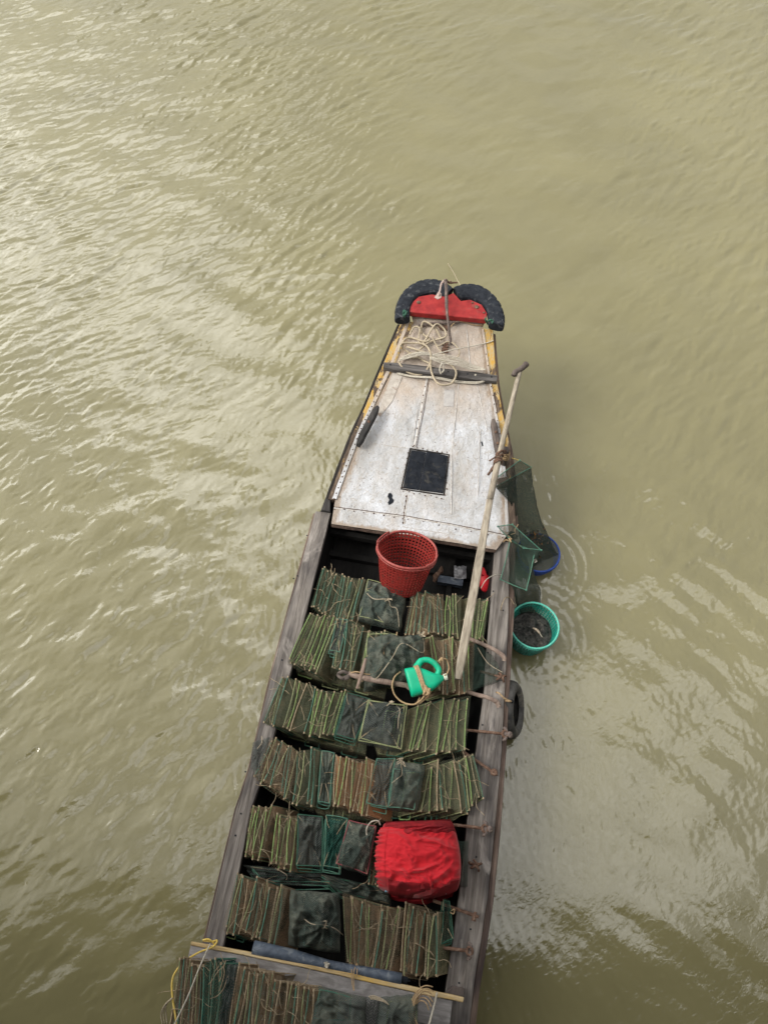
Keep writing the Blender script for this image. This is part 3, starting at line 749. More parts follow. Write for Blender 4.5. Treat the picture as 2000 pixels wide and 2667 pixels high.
# board across the stern
mb = MB(); zt = .56
ya = [(498, 2452), (640, 2478), (800, 2510), (960, 2545), (1100, 2575), (1208, 2598)]
yb = [(497, 2462), (638, 2489), (799, 2522), (960, 2558), (1099, 2590), (1205, 2611)]
A_ = subdiv([P(*p, zt) for p in ya], 4); B_ = subdiv([P(*p, zt) for p in yb], 4)
plank(mb, A_, B_, .05, 0, .004, .0015); mb.build('thwart_edge', m_sy, boat)
mb = MB(); B1 = [v-AX*.002-Vector((0, 0, .006)) for v in B_]; B2 = [v-AX*.14-Vector((0, 0, .03)) for v in B_]; B2[-1] = B2[-1]
plank(mb, B1[:-1], B2[:-1], .05, 0, .003, .001)
B3 = [v-AX*.003 for v in B2]; B4 = [v-AX*2.2 for v in B2]; plank(mb, B3[:-1], B4[:-1], .03, 0, .003, .001)
mb.build('stern_board', m_sb, boat)
mb = MB(); prism(mb, [P(1178, 2568, .47), P(1209, 2574, .47), P(1207, 2596, .47), P(1160, 2588, .47)], .06, 0, .003); mb.build('timber_block', m_cleat2, boat)

# ------------------------------------------------------------------ things on the bow
def rope_thing(name, pts, r, mat, label, cat, group=None, zf=None, n=8, closed=False):
    mb = MB(); tube(mb, catmull(pts, n, closed), r, 7, closed=closed)
    o = mb.build(name, mat, smooth=True); tag(o, label, cat, group); return o
def crop1(x, y): return 900+x/2.765, 660+y/2.765
def on_deck(pts, lift=.012, wig=.0):
    out = []
    for i, (x, y) in enumerate(pts):
        X, Y = crop1(x, y); out.append(dk(X, Y, lift+.012*(i % 3)+rn(0, .008)))
    return out
coil = MB()
tube(coil, catmull(on_deck([(620, 990), (560, 900), (545, 860), (610, 780), (720, 745), (860, 710), (1065, 640)][::-1][:0] or
     [(690, 640), (640, 560), (560, 520), (545, 580), (600, 640), (560, 660), (470, 620), (395, 640), (390, 690), (440, 720), (560, 790), (600, 830), (540, 885), (440, 870), (385, 810), (420, 770), (520, 770)], .02), 8), .0088, 7)
tube(coil, catmull(on_deck([(400, 720), (380, 740), (400, 690), (470, 675), (560, 690), (605, 760), (610, 860), (640, 950), (690, 990), (760, 960), (790, 900), (760, 850), (690, 800), (630, 770), (520, 740), (440, 700)], .045), 8), .0088, 7)
tube(coil, catmull(on_deck([(460, 605), (490, 560), (530, 575), (525, 650), (560, 665), (640, 550), (700, 560), (720, 610), (700, 640), (600, 660), (500, 740), (460, 755), (400, 780)], .03), 8), .008, 7)
tube(coil, catmull(on_deck([(620, 620), (650, 690), (700, 760), (780, 780), (815, 740), (780, 690), (730, 655), (660, 690), (620, 640)], .03), 8), .0055, 7)
o = coil.build('rope_coil', m_rope, smooth=True); tag(o, 'loosely coiled thick tan rope lying on the bow deck', 'rope')
line = MB()
for k in range(7):
    j = k*6
    pts = on_deck([(600, 765+k*7), (680, 775+k*11), (800, 798+k*12), (900, 835+k*9), (1000, 880+k*2)], .058+.004*k)
    tube(line, catmull(pts, 6), .0034, 6)
for k in range(4):
    pts = on_deck([(380+k*4, 812-k*6), (450, 800-k*8), (540, 785-k*7), (620, 775-k*4)], .065)
    tube(line, catmull(pts, 6), .0042, 6)
for k in range(3):
    pts = on_deck([(370, 865+k*5), (480, 895+k*5), (640, 912+k*5), (800, 925+k*6), (930, 942+k*4), (990, 940+k*2), (1005, 925)], .01)
    tube(line, catmull(pts, 6), .0042, 6)
pts = [dk(*crop1(590, 780), .07), dk(*crop1(720, 745), .07), dk(*crop1(860, 705), .05), dk(*crop1(990, 662), .02), P(1285, 887, .90)]
tube(line, catmull(pts, 6), .0045, 6)
pts = on_deck([(680, 910), (670, 880), (690, 845), (700, 880), (685, 905)], .07); tube(line, catmull(pts, 6), .006, 6)
o = line.build('mooring_line', m_cord, smooth=True); tag(o, 'bundle of thin pale cord wound round the bow cross beam', 'rope')
# iron anchor across the bow
an = thing('anchor', P(1165, 800, 1.02), 'long rusty iron anchor lying over the red bow board', 'anchor')
mb = MB(); s0 = P(1160, 728, 1.20); s1 = P(1163, 800, 1.08); s2 = dk(1174, 906, .03)
tube(mb, catmull([s0, P(1162, 760, 1.14), s1, P(1168, 850, 1.0), s2], 5), [.017]+[.014]*10+[.011]*10, 8, jit=.1); mb.build('shank', m_iron, an)
mb = MB(); tube(mb, catmull([s0, P(1150, 738, 1.16), P(1146, 755, 1.13), P(1143, 770, 1.10)], 5), [.009]*8+[.007]*8, 6); 
fl_ = [P(1143, 757, 1.10), P(1150, 765, 1.10), P(1149, 775, 1.095), P(1140, 779, 1.09), P(1131, 774, 1.095), P(1137, 766, 1.10)]
prism(mb, fl_, .006, 0, .001); mb.build('fluke', simple('pinkish_worn_iron', (.33, .24, .21), (.5, .40, .36), 50, .6, .4, .3, .002), an)
mb = MB(); tube(mb, [s0, P(1170, 737, 1.15), P(1180, 736, 1.13), P(1191, 736, 1.12)], [.009, .008, .008, .006], 6, jit=.15); tube(mb, [P(1172, 732, 1.15), P(1176, 739, 1.13)], .008, 6); mb.build('fluke', m_rust, an)
mb = MB(); tube(mb, catmull([dk(1090, 852, .02), dk(1130, 848, .03), dk(1170, 848, .035), dk(1195, 845, .03)], 5), [.012]*15+[.009], 7, jit=.1); mb.build('stock', m_iron, an)
mb = MB(); prism(mb, [dk(1140, 852, .012), dk(1170, 849, .02), dk(1168, 862, .012), dk(1150, 862, .012)], .008, 0, .001)
mb.build('stock_plate', m_rust, an); mb = MB(); p = dk(1166, 898, .03)
for k in range(12):
    q_ = dk(1158+9*math.sin(k*1.9), 899+2.2*k, .02+.008*(k % 2)); tube(mb, [p, q_], rn(.006, .009), 6); p = q_
mb.build('chain', m_rust, an)
rope_thing('anchor_twine', [dk(1172, 858, .03), dk(1188, 846, .04), dk(1215, 845, .02), dk(1235, 850, .015), dk(1256, 851, .02)], .004, m_twine, 'brown twine running from the iron anchor stock to the right bow rail', 'twine')
rope_thing('bow_line', [P(1201, 747, 1.02), P(1190, 728, .8), P(1182, 712, .4), P(1175, 700, .1), P(1166, 686, .0)], .0026, m_rope, 'thin straw coloured line dropping from the bow into the water', 'rope')

# oar
oar = thing('oar', P(1299, 1190, .80), 'long pale wooden oar with T handle lying from bow to traps', 'oar')
mb = MB(); h0 = P(1353, 966, 1.02); h1 = P(1299, 1190, .835); h2 = P(1276, 1300, .74); h3 = P(1193, 1768, .57)
tube(mb, subdiv([h0, h1, h2], 6), [.019]*3+[.021]*4+[.024]*6, 10, jit=.03); mb.build('shaft', m_oar, oar, smooth=True)
mb = MB(); n_ = 14; d = (h3-h2).normalized(); s_ = Vector((d.y, -d.x, 0)).normalized()
c_ = [h2.lerp(h3, i/n_) for i in range(n_+1)]; ww = [.024+.008*min(1, i/6) for i in range(n_+1)]; ww[-1] = .022; ww[-2] = .030
plank(mb, [p-s_*w_ for p, w_ in zip(c_, ww)], [p+s_*w_ for p, w_ in zip(c_, ww)], .022, 0, .006, .001); mb.build('blade', m_oar, oar)
mb = MB(); tube(mb, catmull([P(1337, 979, 1.02), P(1341, 969, 1.03), P(1354, 962, 1.035), P(1363, 956, 1.03), P(1371, 947, 1.02)], 4), [.018, .022]+[.020]*6+[.022]*6+[.024, .026, .018], 10, jit=.06); mb.build('handle', m_cleat2, oar, smooth=True)
mb = MB()
for k in range(9):
    c_ = h1+(h2-h1).normalized()*(rn(-.04, .05)); r_ = .03
    a0 = rn(0, 1); tube(mb, [c_+Vector((math.cos(a)*r_*1.1, rn(-.005, .005)+math.cos(a)*.01*k/3, math.sin(a)*r_)) for a in np.linspace(0, 2*math.pi, 12)[:-1]], .0055, 5, closed=True)
for k in range(4): tube(mb, catmull([h1+Vector((0, 0, .02)), h1.lerp(pb2, .6)+Vector((rn(-.01, .01), rn(-.02, .02), .02)), pb.lerp(pb2, .7)+Vector((.02, rn(-.02, .02), 0))], 4), .006, 5)
tube(mb, catmull([h1+Vector((-.02, -.01, -.01)), P(1290, 1208, .76), P(1281, 1222, .73), P(1270, 1237, .69)], 5), [.014]*6+[.013]*6+[.010]*4, 6)
tube(mb, catmull([h1+Vector((-.02, 0, 0)), P(1283, 1195, .75), P(1274, 1201, .72)], 4), .007, 5)
mb.build('oarlock_strap', m_rust, oar)

# ------------------------------------------------------------------ baskets
def basket(name, c, rt, rb_, h, tilt, mats, label, cols=44, rows=11, handles=True, group='plastic baskets', floor=True, hr=None):
    """tapering lattice basket: c = centre of the base, tilt = rotation matrix"""
    t_ = thing(name, c, label, 'basket', group); c = Vector(c)
    def pt(a, z, r_): return c+tilt@Vector((math.cos(a)*r_, math.sin(a)*r_, z))
    def rad(z): return rb_+(rt-rb_)*(z/h)**.8
    wall = MB(); th = .004
    zs = [h*i/rows for i in range(rows+1)]
    for i, z in enumerate(zs[:-1]):
        z2 = z+h/rows*(.36 if i % 4 else .5); n_ = 44
        for k in range(n_):
            a, b = 2*math.pi*k/n_, 2*math.pi*(k+1)/n_
            vs = [pt(a, z, rad(z)), pt(b, z, rad(z)), pt(b, z2, rad(z2)), pt(a, z2, rad(z2)), pt(a, z, rad(z)-th), pt(b, z, rad(z)-th), pt(b, z2, rad(z2)-th), pt(a, z2, rad(z2)-th)]
            wall.add(vs, [(0, 1, 2, 3), (7, 6, 5, 4), (3, 2, 6, 7), (4, 5, 1, 0)])
    for k in range(cols):
        a = 2*math.pi*k/cols; da = 2*math.pi/cols*.20
        pts = []
        for i in range(5):
            z = h*i/4; r_ = rad(z)-.0003
            pts += [pt(a-da, z, r_), pt(a+da, z, r_), pt(a+da, z, r_-th*1.2), pt(a-da, z, r_-th*1.2)]
        wall.add(pts, [(i*4+j, i*4+(j+1) % 4, (i+1)*4+(j+1) % 4, (i+1)*4+j) for i in range(4) for j in range(4)])
    wall.build('lattice_wall', mats[0], t_)
    fl = MB()
    n_ = 32; fl.add([pt(2*math.pi*k/n_, .003, rb_*.99) for k in range(n_)]+[pt(2*math.pi*k/n_, -.004, rb_*.99) for k in range(n_)], [tuple(range(n_)), tuple(range(2*n_-1, n_-1, -1))]+[(k, (k+1) % n_, n_+(k+1) % n_, n_+k) for k in range(n_)])
    fl.build('base', mats[0], t_)
    rim = MB(); n_ = 72; pts = []
    dip = lambda a: -.028*max(0, math.cos(a-hr))**14-.028*max(0, math.cos(a-hr-math.pi))**14 if handles else 0
    for k in range(n_):
        a = 2*math.pi*k/n_; pts.append(pt(a, h+.004+dip(a), rt+.006))
    tube(rim, pts, .0085, 8, closed=True, flat=1.2)
    pts = [pt(2*math.pi*k/n_, h-.012+dip(2*math.pi*k/n_), rt+.012) for k in range(n_)]; tube(rim, pts, .004, 6, closed=True)
    rim.build('rim', mats[1], t_, smooth=True)
    if handles:
        for s in (0, math.pi):
            hd = MB(); pts = [pt(hr+s+d_, h+.012+.0*d_-.006*math.cos(d_*6), rt+.012) for d_ in np.linspace(-.36, .36, 11)]
            pts = [pts[0]-tilt@Vector((0, 0, .02))]+pts+[pts[-1]-tilt@Vector((0, 0, .02))]
            tube(hd, pts, .006, 7); hd.build('handle', mats[1], t_, smooth=True)
    return t_
# red basket sitting askew on the first row of traps
up = (Vector((0, 0, 1))+AX*.50+RX*.02).normalized()
tl = up.to_track_quat('Z', 'Y').to_matrix()
ct = P(1060, 1432, .66); hh = .33
basket('plastic_basket', ct-up*hh, .215, .160, hh, tl, (m_rbask, m_rrim), 'large empty red lattice basket tipped at the edge of the dark hold', 46, 12, True, hr=math.radians(-22))
# green basket floating
gc = P(1391, 1629, .26)
basket('plastic_basket', gc-Vector((0, 0, .30)), .178, .150, .30, Matrix.Identity(3), (m_gbask, m_grim), 'green round basket holding dark wet netting, floating beside the hull', 48, 10, False, hr=0)
bc = P(1402, 1440, .12)
basket('plastic_basket', bc-Vector((0, 0, .2)), .165, .14, .2, Matrix.Identity(3), (m_bbask, m_bbask), 'blue round basket half sunk in the water beneath the sheer net', 44, 8, False, hr=0)
# contents of green basket: bunched wet netting
mb = MB()
def blob(c, rx, ry, hz, seed, nu=40, nv=40, rough=.35):
    def fn(u, v):
        a = 2*math.pi*u; r_ = v; x_, y_ = math.cos(a)*r_*rx, math.sin(a)*r_*ry
        z_ = hz*(1-r_**2)+rough*hz*(fb(x_*9+seed, y_*9, 1)+.7*fb(x_*25, y_*25+seed, 4))*(1.2-r_)
        return c+Vector((x_, y_, z_))
    return fn
wet_solid = simple('wet_bunched_net', (.018, .018, .017), (.10, .095, .088), 40, .8, .2, .9, .012, (.14, .125, .105))
grid(mb, blob(gc-Vector((0, 0, .13)), .160, .160, .045, 3.3, rough=1.2), 48, 20)
o = mb.build('wet_netting', wet_solid, smooth=True); tag(o, 'dark bunched wet netting heaped in the green basket', 'net')
mb = MB(); tube(mb, catmull([gc+Vector((.0, .0, -.06)), gc+Vector((.03, -.02, -.045)), gc+Vector((.07, -.07, -.06))], 6), [.007]*4+[.010]*5+[.004]*4, 8, flat=.5)
o = mb.build('small_fish', simple('fish_skin', (.25, .17, .10), (.48, .42, .34), 50, .35, .6, .2, .002), smooth=True); tag(o, 'small pale fish lying on the netting in the green basket', 'fish')
# net of keep-net tubes hanging over the side
def ring_tube(mb, rings, n=28, sub=5, wr=.010, cell=1.0):
    """loft a net through closed rings (lists of 4+ points)"""
    R_ = []
    for r_ in rings:
        k = len(r_); pts = []
        for i in range(n):
            t = i/n*k; j = int(t); pts.append(Vector(r_[j]).lerp(Vector(r_[(j+1) % k]), t-j))
        R_.append(pts)
    rows = []
    for a in range(len(R_)-1):
        for s in range(sub):
            t = s/sub; rows.append([R_[a][i].lerp(R_[a+1][i], t)+Vector((fb(i*.5, a+t*2, 1), fb(i*.5, a+t*2, 5), 0))*wr*min(1, a+t) for i in range(n)])
    rows.append(R_[-1]); vs = []; uvs = []
    for j, row in enumerate(rows):
        for i in range(n+1): vs.append(row[i % n]); uvs.append((i/n*1.0, j/len(rows)*.9))
    mb.add(vs, [(j*(n+1)+i, j*(n+1)+i+1, (j+1)*(n+1)+i+1, (j+1)*(n+1)+i) for j in range(len(rows)-1) for i in range(n)], 0, uvs)
def circ(c, rx, ry, n=12, z=None): return [Vector((c.x+math.cos(a)*rx, c.y+math.sin(a)*ry, c.z)) for a in [math.pi*.75-2*math.pi*k/n for k in range(n)]]
kA = thing('keep_net', P(1330, 1300, .3), 'sheer green keep net hung from its wire frame into the blue basket', 'net', 'keep nets over the side')
fa = [P(1293, 1244, .70), P(1353, 1199, .72), P(1383, 1217, .64), P(1289, 1268, .62)]
mb = MB()
for i in range(4): tube(mb, [fa[i], fa[(i+1) % 4]], .0036, 6)
for p in fa: tube(mb, [p-Vector((.005, 0, 0)), p+Vector((.005, 0, 0))], .009, 6)
mb.build('wire_frame', m_teal, kA)
mb = MB()
ring_tube(mb, [fa,
   [P(1325, 1300, .55), P(1352, 1250, .58), P(1387, 1262, .54), P(1335, 1318, .5)],
   [P(1342, 1345, .42), P(1355, 1320, .42), P(1406, 1345, .40), P(1352, 1380, .38)],
   [P(1352, 1400, .25), P(1365, 1385, .25), P(1440, 1425, .22), P(1366, 1460, .22)],
   [P(1362, 1430, .14), P(1390, 1405, .14), P(1452, 1445, .13), P(1385, 1478, .13)]], 32, 6, .014)
mb.build('netting', N_WET, kA, smooth=True)
mb = MB(); grid(mb, blob(bc+Vector((-.005, 0, .006)), .172, .168, .02, 6.1, rough=.8), 36, 12); mb.build('net_bag', N_DARK, kA, smooth=True)
mb = MB(); tube(mb, catmull([fa[1], P(1342, 1196, .66), P(1333, 1193, .62)], 4), .003, 5); mb.build('tie_cord', m_ycord, kA)
mb = MB()
for k in range(60):
    t = random.gauss(0, 1); p = P(1392+t*14, 1398+random.gauss(0, 12)+t*5, .33)+Vector((0, 0, rn(-.01, .02))); 
    a = [p+Vector((rn(-.014, .014), rn(-.014, .014), rn(-.006, .006))) for _ in range(4)]; mb.add(a+[v+Vector((0, 0, .003)) for v in a], [(0, 1, 2, 3), (7, 6, 5, 4)])
for k in range(40):
    p = P(1385+random.gauss(0, 14), 1446+random.gauss(0, 9), .18); a = [p+Vector((rn(-.014, .014), rn(-.014, .014), rn(-.006, .006))) for _ in range(4)]; mb.add(a+[v+Vector((0, 0, .003)) for v in a], [(0, 1, 2, 3), (7, 6, 5, 4)])
o = mb.build('plant_debris', m_leaf); tag(o, 'clump of dark and orange leaf debris caught in the sheer net', 'debris', kind='stuff')
mb = MB(); prism(mb, [P(1387, 1458, .22), P(1395, 1455, .225), P(1399, 1462, .22), P(1391, 1467, .215)], .004, 0, .0005)
o = mb.build('paper_scrap', m_cord); tag(o, 'tiny white scrap on the net above the blue basket', 'scrap')
kB = thing('keep_net', P(1360, 1450, .3), 'green keep net with two wire frames trailing into the green basket', 'net', 'keep nets over the side')
fb1 = [P(1296, 1371, .66), P(1334, 1366, .64), P(1409, 1433, .54), P(1363, 1428, .56), P(1324, 1401, .60)]
fb2 = [P(1328, 1409, .60), P(1392, 1437, .52), P(1370, 1537, .48), P(1303, 1509, .52)]
for ff in (fb1, fb2):
    mb = MB()
    for i in range(len(ff)): tube(mb, catmull([ff[i], (ff[i]+ff[(i+1) % len(ff)])/2+Vector((rn(-.004, .004), rn(-.004, .004), 0)), ff[(i+1) % len(ff)]], 3), .0036, 6)
    for p in ff: tube(mb, [p-Vector((.005, 0, 0)), p+Vector((.005, 0, 0))], .008, 6)
    mb.build('wire_frame', m_teal, kB)
mb = MB(); ring_tube(mb, [[fb1[0], fb1[1], fb1[2], fb1[3]], [fb1[4], fb1[3]+Vector((-.02, 0, -.05)), P(1390, 1470, .48), P(1330, 1450, .5)],
    fb2[0:1]+fb2[1:2]+fb2[2:3]+fb2[3:4]], 28, 4, .01)
mb.build('netting', N_SHEER, kB, smooth=True)
mb = MB(); ring_tube(mb, [[fb2[0]+Vector((.02, 0, 0)), fb2[1], fb2[2], fb2[3]+Vector((.06, 0, 0))],
    [P(1340, 1500, .40), P(1385, 1480, .40), P(1408, 1540, .38), P(1345, 1560, .38)],
    [P(1343, 1555, .26), P(1375, 1540, .26), P(1408, 1560, .25), P(1345, 1580, .26)],
    [P(1352, 1585, .16), P(1380, 1575, .16), P(1412, 1592, .14), P(1362, 1605, .12)]], 28, 5, .015)
mb.build('netting', N_WET, kB, smooth=True)
mb = MB(); tube(mb, catmull([P(1349, 1366, .5), P(1340, 1380, .55), P(1342, 1388, .55), P(1330, 1392, .56)], 5), .0035, 5)
tube(mb, catmull([fb1[4], P(1330, 1412, .6), P(1318, 1406, .50), P(1311, 1411, .45)], 5), .0055, 5); tube(mb, catmull([fb1[4], P(1322, 1395, .6), P(1332, 1405, .6)], 5), .006, 5)
mb.build('tie_cord', m_twine, kB)
for k, pts in enumerate((((1252, 1532), (1266, 1510), (1287, 1498), (1306, 1497)), ((1308, 1590), (1304, 1585), (1312, 1562), (1322, 1555), (1330, 1560), (1338, 1574)))):
    rope_thing('wire_hook', [P(x, y, .45+.05*math.sin(i)) for i, (x, y) in enumerate(pts)], .0032, m_cord if k == 0 else m_tanrod,
               ('thin curved wire tied to the right gunwale beside the red slipper', 'bent wire loop through the right gunwale beside the green basket')[k], 'wire', None)

# tyre hung outboard
tt = thing('tyre', P(1338, 1848, .10), 'worn grey rubber tyre hanging outside the right gunwale', 'tyre')
mb = MB(); cc = P(1329, 1848, .20); axn = (RX*.92+Vector((0, 0, .40))).normalized(); e1 = AX; e2 = axn.cross(e1).normalized(); n_ = 56; seg = 16; vs = []
for k in range(n_):
    a = 2*math.pi*k/n_; d = e1*math.cos(a)+e2*math.sin(a)
    for s in range(seg):
        b = 2*math.pi*s/seg*.82+math.pi*.18+0*a
        rr_ = .170+.052*math.copysign(abs(math.cos(b-math.pi))**.7, -math.cos(b-math.pi)) if False else .160-.046*math.cos(b)
        vs.append(cc+d*(rr_+.004*((k//2) % 2)*(math.cos(b) < -.6))+axn*(.062*math.sin(b)))
mb.add(vs, [(k*seg+s, k*seg+(s+1), ((k+1) % n_)*seg+(s+1), ((k+1) % n_)*seg+s) for k in range(n_) for s in range(seg-1)])
mb.build('casing', m_tyre2, tt, smooth=True)
mb = MB(); pk = P(1331, 1827, .385); tube(mb, catmull([P(1293, 1803, .425), P(1300, 1806, .45), P(1312, 1818, .44), P(1322, 1823, .42), pk], 5), .006, 6); tube(mb, catmull([P(1315, 1824, .42), P(1326, 1826, .42), pk], 5), .008, 6)
mb.build('hanging_cord', m_twine, tt)
mb = MB(); tube(mb, [pk-Vector((0, 0, .01)), pk+Vector((.004, 0, .012))], [.018, .012], 10); mb.build('plug', m_black, tt)

# ------------------------------------------------------------------ traps
def trap(quad, n, rods, net, label, z=.47, lean=1, drop=.20, depth=.12, shift=.13, under=True, zf=None, jit=1.0, rr=.0032):
    """folding trap closed like an accordion: quad = TL, TR, BR, BL pixels of the visible top"""
    zz = z if hasattr(z, '__len__') else (z, z)
    TL, TR, BR, BL = [P(*p, (zz[0] if i in (0, 3) else zz[1])) for i, p in enumerate(quad)]
    c0 = (TL+TR+BL+BR)/4
    t_ = thing('folding_trap', Vector((c0.x, c0.y, z if not hasattr(z, '__len__') else min(z)))-Vector((0, 0, drop)), label, 'trap', 'folding net traps packed in the boat')
    tops = []
    row = ((TR-TL)+(BR-BL)).normalized()
    for i in range(n):
        t = (i+.15+rn(-.48, .48)*jit)/(n-.4); t = min(max(t, 0), 1)
        sk = rn(-.14, .14)*jit/n*3.6
        a = TL.lerp(TR, min(1, max(0, t+sk)))+Vector((rn(-.004, .004), rn(-.024, .020)*jit, rn(-.022, .010)))
        b = BL.lerp(BR, min(1, max(0, t-sk)))+Vector((rn(-.004, .004), rn(-.024, .020)*jit, rn(-.022, .010)))
        dv = row*lean*(shift*rn(.7, 1.3))-Vector((0, 0, drop*rn(.85, 1.1)))
        tops.append((a, b, dv))
    for i, (a, b, dv) in enumerate(tops):
        fr_ = MB(); r_ = rr*rn(.85, 1.15)
        m1, m2 = rods[i % len(rods)] if isinstance(rods[0], tuple) else (random.choice(rods), random.choice(rods))
        mid = (a+b)/2+Vector((rn(-.009, .009), 0, rn(-.008, .003)))
        tube(fr_, catmull([a, mid, b], 3), r_, 6, 0)
        for e, o_ in ((a, 0), (b, 1)):
            tube(fr_, [e, e+dv], r_*1.0, 5, 1)
        tube(fr_, [a+dv, b+dv], r_*.8, 5, 1)
        for e in (a, b): 
            tube(fr_, [e-Vector((0, .006, 0)), e+Vector((0, .006, .002))], r_*1.7, 6, 2)
        fr_.build('frame', [m1, m2, m_tanrod], t_)
    # netting, pleated over the frames
    nt_ = MB(); nv = 9; rows_ = []
    L0 = (TL-BL).length
    for i, (a, b, dv) in enumerate(tops):
        ridge = [a.lerp(b, k/nv) for k in range(nv+1)]
        if i:
            pa, pb_, pdv = tops[i-1]; gap = ((a+b)/2-(pa+pb_)/2).length
            sl_ = drop/shift*.62; half = []; val = []; q_ = []
            for k in range(nv+1):
                s = k/nv; A0 = pa.lerp(pb_, s); A1 = a.lerp(b, s); e_ = .25+.75*math.sin(math.pi*s)
                w1 = noise.noise(Vector((i*1.7, s*4, c0.x*3))); w2 = noise.noise(Vector((i*2.3, s*5, 9+c0.y)))
                if lean > 0: f1, f2, z1, z2 = .45, .88, gap*.45*sl_, gap*.88*sl_
                else: f1, f2, z1, z2 = .12, .55, gap*.88*sl_, gap*.45*sl_
                half.append(A0.lerp(A1, f1)+Vector((.006*w1, 0, -min(z1, .05)+.012*w1*e_+.008*fb(i*3.1, s*9, 2))))
                val.append(A0.lerp(A1, f2)+Vector((.006*w2, 0, -min(z2, .06)+.012*w2*e_)))
            rows_ += [half, val]
        rows_.append([p+Vector((0, 0, -.002)) for p in ridge])
    vs = []; uvs = []; acc = 0
    for j, r_ in enumerate(rows_):
        if j: acc += (r_[nv//2]-rows_[j-1][nv//2]).length
        for k in range(nv+1): vs.append(r_[k]); uvs.append((acc+c0.x, k/nv*L0+c0.y))
    nt_.add(vs, [(j*(nv+1)+k, j*(nv+1)+k+1, (j+1)*(nv+1)+k+1, (j+1)*(nv+1)+k) for j in range(len(rows_)-1) for k in range(nv)], 0, uvs)
    # end walls: near and far, pleats hanging to the lower edge
    for side in (0, 1):
        vs = []; uvs = []; cnt = 0; acc = 0; prev = None
        for i, (a, b, dv) in enumerate(tops):
            p = a if side == 0 else b
            inn = (AX*-.02 if side == 0 else AX*.02)
            for kk, (pt_, dn_) in enumerate(((p, dv),)+(((p.lerp(tops[i+1][side], .5)+inn-Vector((0, 0, .03)), (dv+tops[i+1][2])/2),) if i < n-1 else ())):
                if prev is not None: acc += (pt_-prev).length
                prev = pt_
                for s in (0, .5, 1): vs.append(pt_+dn_*s+inn*math.sin(s*3)*.6); uvs.append((acc, s*drop))
                cnt += 1
        nt_.add(vs, [(c_*3+k, c_*3+k+1, (c_+1)*3+k+1, (c_+1)*3+k) for c_ in range(cnt-1) for k in range(2)], 0, uvs)
    # the two outermost sheets of netting
    for i, sg in ((0, -1), (-1, 1)):
        a, b, dv = tops[i]
        base = len(nt_.v)
        def fn(u, v, a=a, b=b, dv=dv, sg=sg): return a.lerp(b, u)+dv*v+row*sg*.012*math.sin(v*3.1)*(1+fb(u*4, v*3))
        grid(nt_, fn, 7, 4, 0, L0, drop)
    nt_.build('netting', net, t_, smooth=False)
    # loose netting lying over the rods and sagging past their near ends
    vl = MB(); sd = rn(0, 50)
    def veil(u, v):
        vv = v*1.10-.02; p = TL.lerp(TR, u*1.02-.01).lerp(BL.lerp(BR, u*1.02-.01), min(vv, 1))
        hang = max(0, vv-1)/.08*(.07+.05*noise.noise(Vector((u*5, sd, 2)))); e_ = math.sin(math.pi*min(1, max(0, vv)))**.5
        p = p-AX*hang*.35-Vector((0, 0, hang))
        gap_ = (TR-TL).length/n
        return p+Vector((0, 0, .004-.010*abs(math.sin(u*n*math.pi+.6))*min(1, gap_/.02)+.016*e_*noise.noise(Vector((p.x*16, p.y*9, sd)))+.006*noise.noise(Vector((p.x*50, p.y*30, sd)))))
    grid(vl, veil, max(12, n*4), 26, 0, (TR-TL).length, L0*1.1)
    vl.build('loose_net', V_BROWN if net in (N_BROWN, N_ORANGE) else V_GREEN, t_, smooth=True)
    # lacing strings from the corners
    lc = MB()
    for i, (a, b, dv) in enumerate(tops[:-1]):
        a2, b2, _ = tops[i+1]
        for e, o2, s in ((a, a2.lerp(b2, rn(.12, .35)), 1), (b, b2.lerp(a2, rn(.12, .35)), 1)):
            if random.random() < .8:
                mm_ = e.lerp(o2, .5)+Vector((0, 0, -.012)); tube(lc, [e, mm_, o2-Vector((0, 0, .006))], .0021, 4, caps=False)
    for k in range(max(5, n//2)):
        p = TL.lerp(TR, random.random()).lerp(BL.lerp(BR, random.random()), rn(.1, .9)); pts = [p]
        dd = Vector((rn(-1, 1), rn(-1, 1), 0)).normalized()
        for j in range(5):
            dd = (dd+Vector((rn(-.6, .6), rn(-.6, .6), 0))).normalized(); p = p+dd*.03; pts.append(p+Vector((0, 0, rn(-.015, .012))))
        tube(lc, catmull(pts, 3), .0018, 4, caps=False)
    lc.build('lacing', m_tanrod, t_)
    return t_
LIME = [(m_lime, m_olive), (m_lime, m_darkrod), (m_lime, m_tanrod), (m_olive, m_olive)]
TEAL = [(m_teal, m_olive), (m_olive, m_teal), (m_teal, m_darkrod)]
BRN = [(m_tanrod, m_tanrod), (m_olive, m_tanrod), (m_teal, m_tanrod)]
MIX = [(m_olive, m_olive), (m_lime, m_olive), (m_tanrod, m_olive), (m_teal, m_olive)]
DRK = [(m_darkrod, m_darkrod), (m_darkrod, m_olive)]
def c3(*p): return [(720+x/2.127, 1330+y/2.127) for x, y in p]
def c4(*p): return [(620+x/1.929, 1750+y/1.929) for x, y in p]
def c5(*p): return [(500+x/1.929, 2100+y/1.929) for x, y in p]
def cA(*p): return [(780+x/3.19, 1450+y/3.19) for x, y in p]
def cS(*p): return [(400+x/2.9625, 2380+y/2.9625) for x, y in p]
